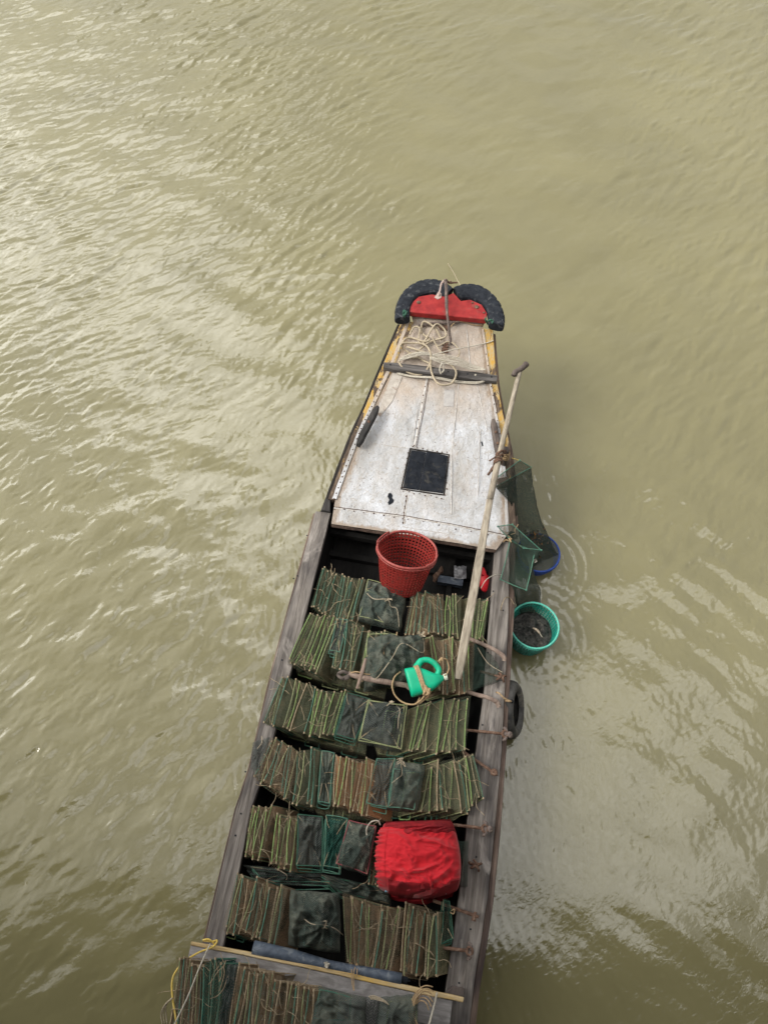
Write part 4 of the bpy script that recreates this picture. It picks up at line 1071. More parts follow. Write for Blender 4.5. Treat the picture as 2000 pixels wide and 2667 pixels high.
# row beside the hold
trap(cA((190, 95), (370, 160), (290, 490), (90, 400)), 8, DRK, N_GREEN, 'dark muddy trap in the left corner of the hold, under the gunwale', .40)
trap(cA((370, 170), (550, 195), (450, 520), (300, 490)), 7, TEAL, N_GREEN, 'dull trap with a few teal rods left of the knotted bag below the hold', .41)
trap(cA((930, 300), (1195, 320), (1200, 640), (870, 625)), 10, TEAL, N_BROWN, 'brown trap with slim teal rods just below the red basket', .43)
trap(cA((1215, 325), (1345, 325), (1330, 665), (1215, 650)), 4, LIME, N_OLIVE, 'narrow trap with two lime rods left of the oar, near the hold', .43)
trap(cA((1440, 340), (1580, 370), (1530, 690), (1400, 670)), 7, LIME, N_OLIVE, 'lime rodded trap squeezed between the oar and the right gunwale', .43, lean=-1)
# second row
trap(c3((175, 575), (350, 600), (240, 900), (65, 830)), 8, LIME, N_OLIVE, 'bright lime trap overlapping the left gunwale, second row', .47)
trap(c3((360, 590), (480, 640), (430, 890), (300, 875)), 6, TEAL, N_GREEN, 'trap with teal rods between the lime trap and the big net bag', .47)
trap(c3((485, 680), (600, 670), (560, 960), (455, 960)), 5, MIX, N_GREEN, 'half buried trap beneath the left side of the big green net bag', .45)
trap(c3((850, 700), (1095, 735), (1085, 1000), (880, 1000)), 10, MIX, N_BROWN, 'brown trap under the oar blade and right of the green jug', .47, lean=-1)
# third row
trap(c4((200, 25), (390, 75), (330, 300), (125, 240)), 7, TEAL+MIX, N_OLIVE, 'pale olive trap lying over the left gunwale, third row', .48)
trap(c4((400, 95), (540, 105), (480, 315), (345, 310)), 7, LIME, N_OLIVE, 'tight trap with bright lime rods beside the black net folds', .48)
trap(c4((900, 165), (1165, 125), (1140, 395), (850, 400)), 10, LIME, N_OLIVE, 'wide fanned lime trap right of the black nets, third row', .50, lean=-1)
# fourth row
trap(c4((165, 330), (300, 400), (260, 640), (80, 520)), 8, TEAL, N_BROWN, 'brown trap with teal rods bulging over the left gunwale, fourth row', .48)
trap(c4((300, 400), (415, 390), (380, 680), (270, 650)), 4, TEAL, N_GREEN, 'open pleated trap with crossed cords, second in the fourth row', .48)
trap(c4((490, 430), (690, 450), (645, 715), (465, 660)), 10, [(m_tanrod, m_tanrod), (m_olive, m_tanrod), (m_lime, m_tanrod)], N_ORANGE, 'rusty orange netted trap in the middle of the fourth row', .50)
trap(c4((950, 470), (1120, 430), (1150, 690), (920, 700)), 8, MIX, N_OLIVE, 'olive trap fanned out right of the knotted funnel, fourth row', .49, lean=-1)
trap(c4((1125, 430), (1185, 410), (1232, 620), (1160, 680)), 4, MIX, N_GREEN, 'splayed end trap touching the right gunwale, fourth row', .49, lean=-1)
# fifth row
trap(c5((295, 10), (420, 10), (350, 260), (265, 235)), 6, LIME, N_BROWN, 'lime trap at the left end of the fifth row by the gunwale', .48)
trap(c5((430, 45), (530, 55), (505, 310), (400, 290)), 6, LIME, N_BROWN, 'upright lime trap beside the black net, fifth row', .49)
trap(c5((900, 130), (985, 150), (960, 390), (880, 370)), 4, TEAL, N_GREEN, 'teal trap mostly hidden by the left edge of the red cloth', .46)
# sixth row
trap(c5((225, 340), (480, 420), (425, 695), (155, 610)), 12, TEAL+BRN, N_BROWN, 'long brown trap at the left end of the sixth row', .48)
trap(c5((760, 440), (1060, 530), (1000, 835), (775, 790)), 11, MIX, N_BROWN, 'brown trap with pale rods right of the crumpled grey net bag', .50)
trap(c5((1075, 500), (1170, 520), (1130, 860), (1050, 840)), 6, BRN, N_BROWN, 'dirty tan trap second from the right gunwale, sixth row', .49)
trap(c5((1185, 530), (1250, 530), (1240, 835), (1160, 850)), 4, BRN, N_OLIVE, 'last grey tan trap of the sixth row, above the open hold', .49)
# on the stern boards
trap(cS((190, 340), (375, 375), (350, 890), (130, 860)), 9, BRN, N_BROWN, 'brown trap at the left end of the stern boards beside the yellow cord', .66, drop=.14)
trap(cS((385, 375), (560, 380), (500, 900), (370, 890)), 5, [(m_teal, m_teal)], N_TEALN, 'dark trap with bright teal rods on the stern boards', .68, drop=.14)
trap(cS((650, 400), (990, 490), (930, 930), (560, 900)), 13, BRN, N_BROWN, 'widest brown trap in the middle of the stern boards', .68, drop=.14)
trap(cS((1030, 500), (1260, 570), (1200, 950), (960, 930)), 7, BRN, N_BROWN, 'brown trap with two rods sticking out, right of the widest stern trap', .67, drop=.14)

# loose traps folded flat: net bags
def netbag(quad, z, hz, mat, label, wr=.02, knot=None, seed=0, rods=None, cord=None, edge=True, cat='net'):
    TL, TR, BR, BL = [P(*p, z) for p in quad]; c0 = (TL+TR+BR+BL)/4
    t_ = thing('net_bundle', c0-Vector((0, 0, .05)), label, cat, 'soft net bundles among the traps')
    kp = knot or (.5, .5)
    def fn(u, v):
        # uneven outline
        e = max(0, u*(1-u)*v*(1-v)*16)**.35
        uu = u+.035*noise.noise(Vector((v*4, seed, 1)))*(1-2*abs(u-.5) < .5); vv = v+.035*noise.noise(Vector((u*4, seed, 5)))
        p = TL.lerp(TR, uu).lerp(BL.lerp(BR, uu), vv)
        a = math.atan2(v-kp[1], u-kp[0]); d = math.hypot(u-kp[0], v-kp[1])
        ridg = 1-abs(noise.noise(Vector((math.cos(a)*2.6+seed, math.sin(a)*2.6, d*1.2))))*2
        wq = noise.noise(Vector((u*2.5+seed, v*2.5, 3))); ridg2 = 1-abs(noise.noise(Vector((p.x*10+seed+wq*1.2, p.y*6+wq*.8, seed*2.1))))*2
        fz = wr*e*(ridg*1.2+ridg2*1.6)+wr*.7*fb(p.x*20, p.y*20, seed)*e
        z_ = (hz*.8*e if knot else -.018*e)+fz
        if knot: z_ += hz*.5*math.exp(-(d/.10)**2)
        return p+Vector((0, 0, z_-.06*(1-e)**2*(1 if knot else .5)))
    mb = MB(); grid(mb, fn, 44, 44, 0, (TR-TL).length, (TL-BL).length); mb.build('netting', mat, t_, smooth=True)
    if rods:
        for k, (u0, v0, u1, v1) in enumerate(rods):
            mb = MB(); q0 = lambda u, v: TL.lerp(TR, u).lerp(BL.lerp(BR, u), v)+Vector((0, 0, .004+(hz*.45 if knot else .002)))
            cr = [q0(u0, v0), q0(u1, v0), q0(u1, v1), q0(u0, v1)]
            for lay in range(3 if not knot else 1):
                of = Vector((rn(-.012, .012), -.016*lay+rn(-.006, .006), -.020*lay)); c_ = [p+of*(1 if lay else 0)+Vector((rn(-.005, .005), rn(-.006, .006), rn(-.004, .004))) for p in cr]
                for i in range(4): tube(mb, catmull([c_[i], c_[i].lerp(c_[(i+1) % 4], .5)+Vector((rn(-.005, .005), rn(-.005, .005), rn(-.004, .004))), c_[(i+1) % 4]], 3), .0030, 6)
            mm_ = (cr[0]+cr[1]+cr[2]+cr[3])/4+Vector((rn(-.02, .02), rn(-.03, .03), 0))
            for p in cr:
                if random.random() < .8: tube(mb, catmull([p, p.lerp(mm_, .35)+Vector((rn(-.008, .008), rn(-.008, .008), .004)), p.lerp(mm_, rn(.5, .8))+Vector((0, 0, -.004))], 4), .0019, 4, 1)
            mb.build('frame', [random.choice([m_darkrod, m_teal, m_olive]) if rods_mat is None else rods_mat, m_tanrod], t_)
    if cord:
        mb = MB(); tube(mb, catmull([fn(u, v)+Vector((0, 0, .010)) for u, v in cord], 6), .0025, 6)
        if knot:
            kk = fn(*kp)+Vector((0, 0, .008))
            for j in range(5): tube(mb, catmull([kk, kk+Vector((rn(-.03, .03), rn(-.03, .03), rn(.0, .02))), kk+Vector((rn(-.03, .03), rn(-.02, .02), 0))], 4), .0023, 5)
        mb.build('cord', m_rope, t_)
    return t_
rods_mat = None
netbag(cA((560, 180), (900, 290), (840, 605), (465, 510)), .40, .05, N_BAG, 'dark green net bag tied with pale cord below the red basket', .022, (.62, .48), 1.1, [(.08, .3, .6, .95), (.05, .05, .5, .3)], [(.1, .4), (.3, .5), (.6, .5), (.7, .6), (.85, .62), (.95, .95)])
netbag(c3((330, 590), (400, 600), (350, 800), (290, 780)), .47, .04, N_DARK, 'small dark pleat of net between the lime and teal traps', .01, None, 2.2, [(.05, .05, .95, .95)])
netbag(c3((500, 690), (830, 690), (800, 940), (480, 990)), .50, .10, N_BAG, 'big loose green net bag with tied neck, above the green jug', .035, (.92, .10), 3.3, [(.02, .02, .5, .45)], [(.92, .05), (.98, .3), (.93, .5), (.6, .3), (.45, .6), (.2, .9), (.02, .8)])
netbag(c3((1095, 720), (1200, 800), (1272, 925), (1060, 1010)), .46, .03, N_SHEER, 'sheer net corner stretched onto the right gunwale below the oar', .012, None, 4.4, None, [(.95, .75), (.6, .4), (.2, .1)])
netbag(c4((545, 100), (670, 130), (590, 345), (485, 315)), .49, .04, N_DARK, 'smooth black net fold beside the lime trap, third row', .016, None, 5.5, [(.03, .03, .97, .97)])
netbag(c4((650, 140), (855, 170), (820, 400), (598, 350)), .50, .05, N_DARK, 'square black net with a white cord hanging at its side', .018, (.55, .05), 6.6, [(.05, .05, .9, .93), (.02, .02, .98, .98)], [(.72, .02), (.8, .15), (.82, .35), (.84, .55)])
netbag(c4((70, 350), (160, 320), (110, 560), (62, 470)), .47, .04, N_DARK, 'dark net hem drooping over the left gunwale with white string', .012, None, 7.7, None, [(.5, -.1), (.6, .1), (.4, .3)])
netbag(c4((420, 390), (490, 400), (460, 670), (400, 655)), .48, .04, N_BAG, 'narrow dark teal net left of the orange trap', .012, None, 8.8, [(.05, .03, .95, .97)])
netbag(c4((700, 430), (790, 430), (750, 690), (640, 660)), .49, .05, N_DARK, 'dark slanting net between the orange trap and the knotted funnel', .012, None, 9.9, [(.03, .03, .97, .97)])
netbag(c4((785, 440), (945, 465), (905, 705), (745, 690)), .51, .05, N_BAG, 'green net funnel gathered in a knot, fourth row', .022, (.22, .08), 10.2, [(.03, .2, .85, .97)], [(.22, .1), (.3, .3), (.2, .42), (.05, .5)])
netbag(c5((530, 40), (660, 50), (650, 310), (525, 300)), .48, .05, N_DARK, 'creased black net left of the teal net, fifth row', .020, None, 11.1, [(.02, .02, .98, .97)])
netbag(c5((670, 40), (785, 60), (745, 325), (658, 310)), .49, .04, N_TEALN, 'teal mesh net with teal frame, fifth row', .014, None, 12.2, [(.03, .03, .97, .97)])
rods_mat = m_wine
netbag(c5((785, 70), (930, 95), (885, 350), (715, 295)), .50, .05, N_BAG, 'dark net with a wine red frame left of the red cloth', .022, (.9, .1), 13.3, [(.04, .02, .96, .97)])
rods_mat = None
netbag(c5((1325, 170), (1390, 170), (1388, 405), (1335, 400)), .46, .02, N_SHEER, 'strip of mesh peeking out right of the red cloth', .008, None, 14.4, None, None)
netbag(c5((250, 290), (620, 330), (760, 400), (330, 400)), .36, .03, N_DARK, 'sunken dark nets lying between the fifth and sixth rows', .03, None, 15.5, [(.1, .1, .9, .8)], [(.45, .05), (.5, .4), (.42, .7)])
netbag(c5((620, 330), (1010, 420), (1000, 500), (740, 440)), .36, .03, N_BAG, 'dark sagging nets under the lower edge of the red cloth', .03, None, 16.6, [(.05, .1, .95, .9)])
netbag(c5((490, 415), (745, 430), (740, 740), (475, 700)), .51, .08, N_BAG, 'crumpled grey green net bag tied with straw, sixth row', .050, (.75, .55), 17.7, [(.35, .6, .85, .95)], [(.35, .5), (.5, .56), (.75, .55), (.9, .6), (1.05, .7)])
netbag(c5((1262, 460), (1290, 470), (1312, 670), (1245, 700)), .46, .03, N_SHEER, 'stiff pale mesh flap beside the right gunwale, sixth row', .010, None, 18.8, [(.03, .03, .97, .97)])
netbag(cS((560, 385), (650, 400), (580, 900), (490, 900)), .67, .04, N_DARK, 'dark green net sheet right of the teal rods on the stern', .016, None, 19.9)
netbag(cS((1270, 560), (1640, 650), (1640, 950), (1180, 950)), .64, .06, N_BAG, 'dark fine net bundle on the stern boards, right of centre', .028, (.2, .2), 20.2, [(.05, .05, .7, .6)])
netbag([(990, 2600), (1090, 2592), (1085, 2760), (960, 2760)], .64, .06, N_BAG, 'green net bundle with curling tan cords at the stern right', .026, (.35, .25), 21.2, [(.25, .05, .95, .6)])
netbag([(953, 2600), (992, 2600), (975, 2760), (930, 2760)], .62, .04, N_DARK, 'narrow dark net between the two stern bundles', .02, None, 22.2)
# lower layers: traps showing at the near edge of rows 2, 3 and 4
for k, (qd, zz) in enumerate((
        (c3((100, 865), (620, 900), (600, 1040), (110, 900)), .30), (c4((205, 280), (640, 380), (640, 420), (215, 300)), .30),
        (c4((640, 380), (1150, 400), (1010, 455), (700, 420)), .34), (c4((300, 670), (700, 720), (720, 760), (400, 720)), .32),
        (c4((700, 690), (1180, 690), (1060, 740), (760, 730)), .32), (cS((520, 110), (950, 240), (930, 260), (540, 140)), .34))):
    lab = ('lower layer of olive traps showing under the second row', 'lower trap edges under the left half of the third row', 'lower lime trap edges under the right half of the third row',
           'lower trap edges under the left half of the fourth row', 'lower olive trap edges under the right half of the fourth row', 'lower trap edges beneath the sixth row left end')[k]
    TL, TR, BR, BL = [P(*p, zz) for p in qd]; TL = TL+AX*.14; TR = TR+AX*.14
    t_ = thing('folding_trap', (TL+BR)/2-Vector((0, 0, .18)), lab, 'trap', 'folding net traps packed in the boat')
    nt_ = MB()
    def fn(u, v): 
        p = TL.lerp(TR, u).lerp(BL.lerp(BR, u), min(1, v/.6)); dz = -.18*max(0, (v-.6)/.4)
        return p+Vector((0, 0, dz+.012*fb(u*14, v*5, k)))
    grid(nt_, fn, 40, 14, 0, (TR-TL).length, .5); nt_.build('netting', N_GREEN if k != 5 else N_BROWN, t_)
    for j in range(9):
        u = rn(0, .72); du = rn(.12, .26); f_ = MB(); v0 = rn(-.03, .03)
        a, b = BL.lerp(BR, u)+Vector((0, v0, rn(-.12, .015))), BL.lerp(BR, u+du)+Vector((0, v0, 0)); b.z = a.z+rn(-.02, .02)
        a2, b2 = a+AX*.3, b+AX*.3
        tube(f_, [a, b], .0042, 6); tube(f_, [b, b2], .0038, 5); tube(f_, [a, a2], .0038, 5); tube(f_, [a2, b2], .0038, 5); f_.build('frame', random.choice([m_olive, m_lime, m_teal, m_darkrod]), t_)

# ------------------------------------------------------------------ jug and killick
jl = thing('jug', P(1090, 1755, .58), 'bright green plastic jug bound with brown cord on the traps', 'jug')
base = P(*cA((898, 1050))[0], .62); neck = P(*cA((1190, 968))[0], .64)
e1 = (neck-base); Lj = e1.length; e1.normalize(); e1 = (e1+Vector((0, 0, .0))).normalized()
e2 = Vector((-e1.y, e1.x, 0)); e2 = (e2*.985+Vector((0, 0, .17))).normalized(); e3 = e1.cross(e2)
# image: handle side is up-left of the axis
st = [(0, -.090, .092, .040), (.012, -.100, .100, .058), (.10, -.100, .098, .064), (.22, -.099, .094, .064), (.36, -.098, .085, .064), (.50, -.096, .068, .062), (.62, -.092, .045, .060), (.74, -.080, .020, .056), (.86, -.062, -.002, .045), (.95, -.048, -.010, .026), (1.0, -.044, -.014, .017)]
mb = MB(); seg = 28; vs = []
for (t, lo, hi, th) in st:
    cy = (lo+hi)/2; hw = (hi-lo)/2
    for s in range(seg):
        a = 2*math.pi*s/seg; ca, sa = math.cos(a), math.sin(a)
        vs.append(base+e1*(t*Lj)+e2*(cy+math.copysign(abs(ca)**.6, ca)*hw)+e3*(math.copysign(abs(sa)**.6, sa)*th))
mb.add(vs, [(i*seg+s, i*seg+(s+1) % seg, (i+1)*seg+(s+1) % seg, (i+1)*seg+s) for i in range(len(st)-1) for s in range(seg)]+[tuple(range(seg))[::-1], tuple((len(st)-1)*seg+s for s in range(seg))])
o = mb.build('body', m_jug, jl, smooth=True)
md = o.modifiers.new('s', 'SUBSURF'); md.levels = 1; md.render_levels = 2
def jp(t, y, z=0): return base+e1*(t*Lj)+e2*y+e3*z
mb = MB(); tube(mb, catmull([jp(.33, .070), jp(.40, .098), jp(.55, .120), jp(.72, .110), jp(.86, .075), jp(.92, .030), jp(.86, .004), jp(.80, -.01)], 6), [.028]*6+[.024]*6+[.020]*12+[.020]*12+[.022]*7, 12); mb.build('handle', m_jug, jl, smooth=True)
mb = MB(); tube(mb, [jp(.99, -.029), jp(1.02, -.029), jp(1.085, -.029), jp(1.09, -.029)], [.021, .023, .023, .018], 14); mb.build('cap', m_cap, jl)
mb = MB()
for k in range(5):
    t0 = .32+.024*k+rn(-.012, .012); sk = rn(.02, .10); pts = []
    for a in np.linspace(0, 2*math.pi, 25)[:-1]:
        ca, sa = math.cos(a), math.sin(a)
        pts.append(jp(t0+sk*ca*-.9, -.004+math.copysign(abs(ca)**.6, ca)*.100, math.copysign(abs(sa)**.6, sa)*.070))
    tube(mb, pts, .0046, 6, closed=True)
kk = jp(.42, -.085, .055)
for j in range(10): tube(mb, catmull([kk+Vector((rn(-.02, .02), rn(-.02, .02), rn(0, .02))), kk+Vector((rn(-.03, .03), rn(-.03, .03), .02)), kk+Vector((rn(-.02, .02), rn(-.03, .0), 0))], 4), .006, 6)
def rz(pts, z, n=6): return catmull([P(*cA((x, y))[0], z+.02*math.sin(i*1.3)) for i, (x, y) in enumerate(pts)], n)
tube(mb, rz([(1080, 1070), (1060, 1120), (1010, 1190), (960, 1225), (1010, 1210), (1080, 1140), (1095, 1080)], .62), .0058, 6)
tube(mb, rz([(840, 955), (790, 1000), (770, 1080), (800, 1160), (870, 1215), (960, 1225), (1000, 1170)], .58), .0058, 6)
tube(mb, rz([(1165, 880), (1185, 850), (1220, 855), (1240, 920), (1225, 970), (1205, 985)], .66), .0055, 6)
for j in range(5): a = rz([(1160+rn(-8, 8), 870), (1180, 845+rn(-6, 6)), (1190+rn(-6, 6), 865)], .68); tube(mb, a, .006, 6)
mb.build('binding_cord', m_twine, jl, smooth=True)
kl = thing('stick_anchor', P(960, 1775, .52), 'driftwood stick anchor with forked claw beside the green jug', 'anchor')
mb = MB(); tube(mb, [P(*cA((400, 975))[0], .575), P(*cA((600, 1020))[0], .575), P(*cA((890, 1070))[0], .56), P(*cA((1010, 1165))[0], .54), P(*cA((1060, 1120))[0], .54)][:4], [.019, .021, .019, .014], 10, jit=.06); mb.build('shaft', m_stick, kl)
mb = MB()
for pts in ([(410, 975), (370, 955), (335, 962), (325, 975)], [(410, 985), (360, 1010), (330, 995), (322, 985)], [(410, 990), (395, 1010), (380, 1012), (372, 1003)]):
    tube(mb, rz(pts, .58, 4), .012, 7, jit=.1)
mb.build('claw', m_cleat2, kl)
mb = MB(); tube(mb, [P(*cA((552, 845))[0], .62), P(*cA((520, 960))[0], .60), P(*cA((480, 1095))[0], .56)], [.010, .013, .010], 8, jit=.08); mb.build('crosspiece', m_stick, kl)
rope_thing('tie_line', rz([(420, 970), (470, 955), (530, 970), (600, 975), (670, 930), (700, 850), (700, 760), (740, 720), (800, 660), (810, 625)], .585, 5), .0045, m_twine, 'tan line looping from the claw of the stick anchor over the net bag', 'rope')

# ------------------------------------------------------------------ rusty grapnels along the right gunwale
gp = [((1226, 1665), (1318, 1712), 'wood', 'curved dark driftwood hook crossing onto the right gunwale below the oar'),
      ((1284, 1758), (1306, 1764), 'knob', 'small rusty grapnel holding the sheer net corner on the gunwale'),
      ((1226, 1805), (1303, 1832), 'wood', 'bent wooden hook on the gunwale beside the hanging tyre'),
      ((1250, 1905), (1314, 1912), 'big', 'rusty grapnel with a broad clay covered head below the tyre'),
      ((1238, 1980), (1284, 2012), 'ring', 'reddish grapnel with a single cup end on the gunwale, fourth row'),
      ((1184, 2149), (1262, 2158), 'big', 'rusty grapnel with splayed head right of the red cloth top'),
      ((1230, 2250), (1240, 2254), 'knob', 'short knobbly grapnel head beside the middle of the red cloth'),
      ((1168, 2360), (1236, 2385), 'tee', 'rusty bar grapnel with a T head, second from the stern'),
      ((1160, 2469), (1222, 2477), 'eye', 'rusty grapnel with an eye and pale fluke, nearest the stern')]
for a, b, kind, lab in gp:
    A_ = P(*a, .44); B_ = P(*b, .47); t_ = thing('grapnel', P(*b, .42), lab, 'grapnel', 'grapnels laid along the right gunwale')
    d = (B_-A_).normalized(); s_ = Vector((d.y, -d.x, 0)); wd = kind == 'wood'
    mb = MB(); mid = A_.lerp(B_, .5)+Vector((0, 0, .03 if wd else .006))
    if wd: pts = catmull([A_-d*.06, A_, mid, B_-d*.03, B_+s_*.02-Vector((0, 0, .02))], 4); rad = [.013+.004*(i/len(pts)) for i in range(len(pts))]
    else: pts = subdiv([A_-d*.10, A_, mid, B_], 3); rad = .010
    tube(mb, pts, rad, 8, jit=.14); mb.build('shank', m_stick if wd else m_rust, t_)
    if wd: continue
    mb = MB()
    if kind in ('big', 'eye'):
        tube(mb, [B_+Vector((math.cos(q_)*.018, math.sin(q_)*.022, .012)) for q_ in np.linspace(0, 6.283, 11)[:-1]], .008, 6, closed=True, jit=.15)
    if kind == 'ring': tube(mb, catmull([B_-d*.01, B_+s_*.012, B_+d*.02, B_-s_*.016, B_-d*.006], 4), [.010]*8+[.015]*9, 7, jit=.1)
    if kind == 'tee': tube(mb, [B_-s_*.022, B_, B_+s_*.03], [.008, .011, .014], 7, jit=.15); tube(mb, [B_, B_+d*.025], .009, 6, jit=.15)
    if kind == 'knob':
        for q_ in range(4): a_ = q_*1.6+.4; tube(mb, catmull([B_, B_+Vector((math.cos(a_)*.02, math.sin(a_)*.02, .015)), B_+Vector((math.cos(a_)*.036, math.sin(a_)*.034, -.01))], 4), [.010]*4+[.008]*5, 6, jit=.2)
    mb.v and mb.build('head', m_rust, t_)
    if kind in ('big', 'eye'):
        mb = MB(); vs = []
        for q_ in (-1, 1):
            tube(mb, catmull([B_, B_+s_*q_*.028+d*.008+Vector((0, 0, .012)), B_+s_*q_*.046-d*.012], 4), [.012]*4+[.010]*4+[.005], 7, flat=.7, jit=.12)
        if kind == 'big': tube(mb, catmull([B_-d*.01, B_+d*.03+Vector((0, 0, .01)), B_+d*.05-Vector((0, 0, .02))], 4), [.016]*4+[.022]*4+[.012], 8, flat=.5, jit=.1)
        mb.build('fluke', m_iron, t_)
mb = MB()
for k, pts in enumerate(([(1175, 2372), (1183, 2368), (1181, 2380), (1172, 2376)],)):
    rope_thing('cord_loop', [P(x, y, .48) for x, y in pts], .003, m_twine, 'little brown cord loop at the grapnel below the red cloth', 'cord')

# ------------------------------------------------------------------ red cloth bundle
rq = [(1000, 2140), (1180, 2134), (1197, 2318), (990, 2312)]
rt = [P(*p, .56) for p in rq]
def cloth(u, v):
    bul = .10*math.sin(math.pi*u)**1.0*1.0
    uu = u; vv = v
    p = rt[0].lerp(rt[1], uu).lerp(rt[3].lerp(rt[2], uu), vv)
    e = max(0, (u*(1-u)*v*(1-v)*16))**.30
    cx, cy = u-.5, v-.5
    p = p+RX*(.030*cx*(1-(2*cy)**2))*2-AX*(.055*max(0, cy)*2*max(0, math.sin(math.pi*min(1, max(0, u))))**.8)
    # ragged frill on the left edge
    fr_ = max(0, 1-u/.10); p = p+RX*(fr_*.008*noise.noise(Vector((v*16, 2, 2)))*2)
    z_ = .13*e
    a = math.atan2(v-.78, u-.55); d = math.hypot(u-.55, (v-.78))
    wx = noise.noise(Vector((u*3, v*3, 7))); wy = noise.noise(Vector((u*3, v*3, 17)))
    low = 1/(1+math.exp(-(v-.70)*14)); topb = math.exp(-((v-.08)/.07)**2)
    def rg(x, y, z): return 1-2*abs(noise.noise(Vector((x, y, z))))
    z_ += e*(.062*low*rg(u*2.6+wx*.8, v*5.0+(u-.5)**2*6+wy*.7, 3.1)+.040*low*rg(u*7+wy, v*9+wx, 8.4))
    z_ += e*.030*(1-low)*rg(u*1.3+wx*.4, v*5.5-u*1.2+wy*.5, 1.7)
    z_ += e*.028*topb*rg(u*2.2, v*12+wx*.8, 5.5)+e*.008*rg(u*11+wx, v*14+wy, 2.5)
    z_ -= .05*max(0, (v-.86)/.14)**1.5
    z_ += fr_*.006*math.sin(v*55+3*math.sin(v*13))
    return p+Vector((0, 0, z_-.16*(1-e)**2))
mb = MB(); grid(mb, cloth, 130, 130)
w = NM('red_cloth', .8, .25)
k_ = w.noise(w.map((1, 1, 1)), 5.0, 5, .6, .6); w.col(w.ramp(k_, [(.3, (.36, .006, .012)), (.7, (.54, .012, .022))]))
w.b.inputs['Sheen Weight'].default_value = .15; w.bump(w.noise(w.map((1, 1, 1)), 500, 2), .2, .001)
rc = mb.build('cloth_bundle', w.m, smooth=True); tag(rc, 'bulky bundle wrapped in bright red cloth on the traps', 'bundle')
m_fold = simple('shaded_wet_red_cloth', (.14, .006, .010), (.26, .010, .015), 9, .75, .25, .3, .003)  # darker red for outer folds: their shadow and damp both put into the colour
def sheet(u0, u1, v0, v1, sd, lift, amp):
    def fn(i, j):
        u = lerp(u0, u1, i)+.02*noise.noise(Vector((j*3, sd, 1))); v = lerp(v0, v1, j)
        if j > .5: v += .07*(j-.5)*noise.noise(Vector((i*6, sd, 4)))*2
        q_ = cloth(u, min(max(v, .0), 1)); ov = max(0, -v)+max(0, v-1)
        wx = noise.noise(Vector((i*3, j*2, sd)))
        z_ = lift*math.sin(math.pi*min(1, max(0, j)))**.5+amp*(1-2*abs(noise.noise(Vector((i*3+wx, j*3.5+i*2, sd+3)))))*math.sin(math.pi*j)
        return q_+Vector((0, 0, z_-ov*.3))+AX*(-1 if v > .5 else 1)*ov*.25
    return fn
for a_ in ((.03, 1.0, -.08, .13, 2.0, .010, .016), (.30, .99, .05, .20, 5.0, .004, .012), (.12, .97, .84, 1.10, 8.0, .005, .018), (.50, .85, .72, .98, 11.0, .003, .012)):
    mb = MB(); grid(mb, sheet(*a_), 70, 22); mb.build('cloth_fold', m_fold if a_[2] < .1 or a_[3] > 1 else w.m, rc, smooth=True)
wr2 = MB()
mb = MB(); grid(mb, lambda i, j: cloth(.015+.07*(1-i), .10+.84*j)+RX*(-.034*i*(.6+.6*noise.noise(Vector((j*23, 1, 2)))))+Vector((0, 0, .006+.009*noise.noise(Vector((j*15, 4, 1)))*i*2-.012*i)), 8, 120)
mb.build('cloth_frill', w.m, rc, smooth=True)
rope_thing('tie_string', [P(x, y, .56+.02*math.sin(i)) for i, (x, y) in enumerate(((990, 2148), (984, 2138), (968, 2140), (956, 2155), (955, 2175), (960, 2200), (962, 2210)))], .0042, m_cord, 'curved white cord tied to the left corner of the red cloth', 'cord')
mb = MB(); p = P(1007, 2322, .50); tube(mb, [p-RX*.01, p+RX*.012+AX*.008], [.007, .004], 8); o = mb.build('plastic_clip', simple('pale_blue_plastic', (.3, .6, .8), (.4, .7, .9), 20, .4, .5, 0)); tag(o, 'tiny pale blue clip at the lower left corner of the red cloth', 'clip')
mb = MB(); box(mb, P(1153, 2323, .56), RX*.022, AX*.008, (0, 0, .004)); tube(mb, [P(1143, 2324, .565), P(1165, 2321, .565)], .010, 8, flat=.4); o = mb.build('sandal_sole', m_pale); tag(o, 'small grey foam piece tucked under the red cloth edge', 'foam')

# ------------------------------------------------------------------ pipe, cords at the stern
pi = thing('pipe', P(850, 2510, .40), 'blue grey plastic pipe lying along the stern board', 'pipe')
mb = MB(); pp = [P(x, y-2, .535) for x, y in ((660, 2471), (760, 2492), (855, 2516), (960, 2536), (1045, 2553))]
tube(mb, subdiv(pp, 3), [.040, .040, .038, .037, .034, .031, .028, .027, .027, .030, .031, .033, .033], 16); mb.build('tube', m_pipe, pi, smooth=True)
mb = MB(); tube(mb, [P(1045, 2551, .535), P(1060, 2555, .53)], .020, 10); tube(mb, [P(1058, 2556, .535), P(1068, 2554, .54)], .006, 6); mb.build('plug', m_black, pi)
mb = MB(); p = P(851, 2512, .575)
for k in range(5): tube(mb, catmull([p, p+Vector((rn(-.015, .015), rn(-.02, .02), .012)), p+Vector((rn(-.01, .01), rn(-.02, .02), 0))], 4), .005, 6)
mb.build('knot', m_cord, pi)
rope_thing('yellow_rope', [P(x, y, z) for x, y, z in ((560, 2460, .58), (545, 2447, .60), (530, 2449, .585), (552, 2452, .59), (566, 2450, .59), (555, 2466, .60), (520, 2480, .6), (490, 2498, .63), (462, 2525, .66), (449, 2555, .66), (450, 2600, .66), (458, 2650, .66), (462, 2700, .66))], .0055, m_ycord, 'yellow cord looped round the left end of the stern board', 'rope')
rope_thing('white_line', [P(x, y, z) for x, y, z in ((548, 2458, .60), (520, 2520, .72), (490, 2595, .72), (455, 2668, .72), (440, 2700, .72))], .0042, m_cord, 'taut white line running over the left stern traps', 'rope')
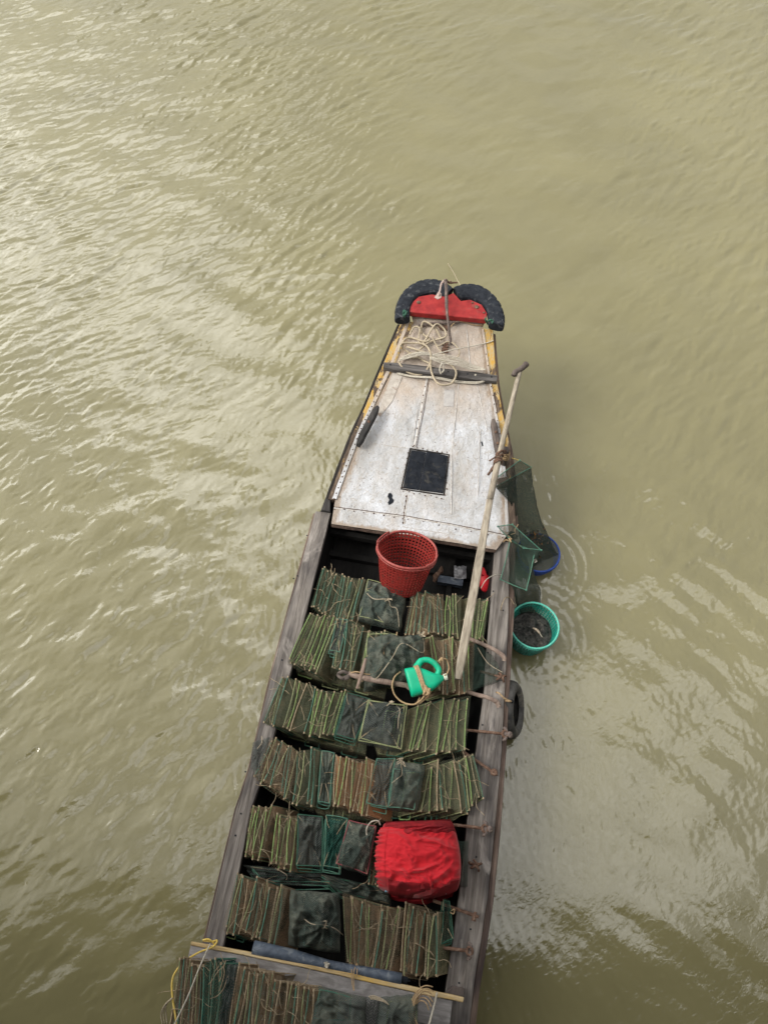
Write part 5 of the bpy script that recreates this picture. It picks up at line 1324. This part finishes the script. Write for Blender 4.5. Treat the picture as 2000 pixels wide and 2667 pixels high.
rope_thing('white_line', [P(x, y, z) for x, y, z in ((1138, 2585, .57), (1130, 2620, .66), (1117, 2670, .70), (1110, 2700, .70))], .0055, m_cord, 'short taut white line over the right end of the stern board', 'rope')
rope_thing('thin_cord', [P(x, y, z) for x, y, z in ((916, 2508, .50), (916, 2530, .57), (917, 2560, .57), (922, 2580, .57), (921, 2555, .57), (922, 2530, .575), (930, 2508, .52), (930, 2530, .57), (930, 2545, .57))], .0028, m_twine, 'two thin cords hanging over the middle of the yellow edged board', 'cord')
mb = MB()
for k in range(6):
    r_ = .04+.012*k; c_ = P(1098+3*k, 2640+2*k, .68)
    tube(mb, catmull([c_+Vector((math.cos(a)*r_, math.sin(a)*r_*1.5, .01*math.sin(a*2+k))) for a in np.linspace(.3+.2*k, 4.2+.1*k, 9)], 4), .0034, 5)
o = mb.build('cord_tangle', m_twine, smooth=True); tag(o, 'tangle of curling brown cords at the stern right corner', 'cord')
mb = MB()
for k in range(3): tube(mb, catmull([P(960+k*3, 2596+k*3, .68), P(975, 2594+k*4, .70), P(1000, 2605+k*2, .70), P(1012, 2617, .69)], 4), .0035, 5)
o = mb.build('twig_bundle', m_rope, smooth=True); tag(o, 'short bundle of straw cords on the dark stern net', 'cord')
mb = MB()
for k in range(3): tube(mb, catmull([P(424+k*6, 2667, .6), P(420+k*6, 2640-k*8, .62), P(432+k*5, 2615-k*5, .66), P(450, 2600, .68)], 5), .004, 5)
o = mb.build('loose_cords', m_rope, smooth=True); tag(o, 'loose tan cords drooping off the left side of the stern load', 'cord')
# ------------------------------------------------------------------ things down in the hold
sp_ = thing('slipper', P(1255, 1508, .02), 'red rubber slipper lying in the dark hold by the gunwale', 'slipper', 'pair of red slippers')
def slipper(root, px):
    a = P(px[0][0], px[0][1], .22); b = P(px[1][0], px[1][1], .20); d = (b-a).normalized(); s_ = Vector((d.y, -d.x, 0)); L_ = (b-a).length
    mb = MB(); prof = [(0, .026), (.08, .036), (.3, .036), (.55, .042), (.8, .046), (.94, .036), (1, .018)]
    top = [a+d*L_*t+s_*w_ for t, w_ in prof]+[a+d*L_*t-s_*w_ for t, w_ in prof[::-1]]
    prism(mb, top, .025, 0, .005); mb.build('sole', m_slip, root)
    mb = MB(); grid(mb, lambda u, v: a+d*L_*(.45+.52*v)+s_*(-math.cos(math.pi*u))*(.046-.012*max(0, v-.6)/.4)+Vector((0, 0, math.sin(math.pi*u)*.04*(1-v**3))), 12, 10); mb.build('upper', m_slip, root, smooth=True)
slipper(sp_, ((1250, 1478), (1270, 1538)))
sp2 = thing('slipper', P(1238, 1492, .02), 'red rubber slipper further inside, half under the oar', 'slipper', 'pair of red slippers'); slipper(sp2, ((1243, 1478), (1245, 1525)))
mb = MB(); grid(mb, lambda u, v: P(1182+32*u, 1474+34*v, .14)+Vector((0, 0, .05*math.sin(3.1*u)*math.sin(3.1*v)+.02*fb(u*5, v*5))), 16, 16); o = mb.build('plastic_bag', m_pale, smooth=True); tag(o, 'crumpled pale plastic bag in the dark hold right of the red basket', 'bag')
mb = MB(); box(mb, P(1172, 1515, .10), RX*.10, AX*.03, (0, 0, .03)); box(mb, P(1172, 1515, .135), RX*.085, AX*.02, (0, 0, .004)); o = mb.build('black_tray', m_pipe); tag(o, 'dark blue tray in the hold below the pale plastic bag', 'tray')
mb = MB()
for k in range(4): tube(mb, catmull([P(1130, 1500+k*5, .2), P(1142+k, 1490, .25), P(1150, 1478+k*4, .22)], 4), .012, 7, jit=.1)
o = mb.build('coiled_hose', m_rust); tag(o, 'dull brown coil in the hold beside the red basket', 'hose')
bpy.context.view_layer.update()
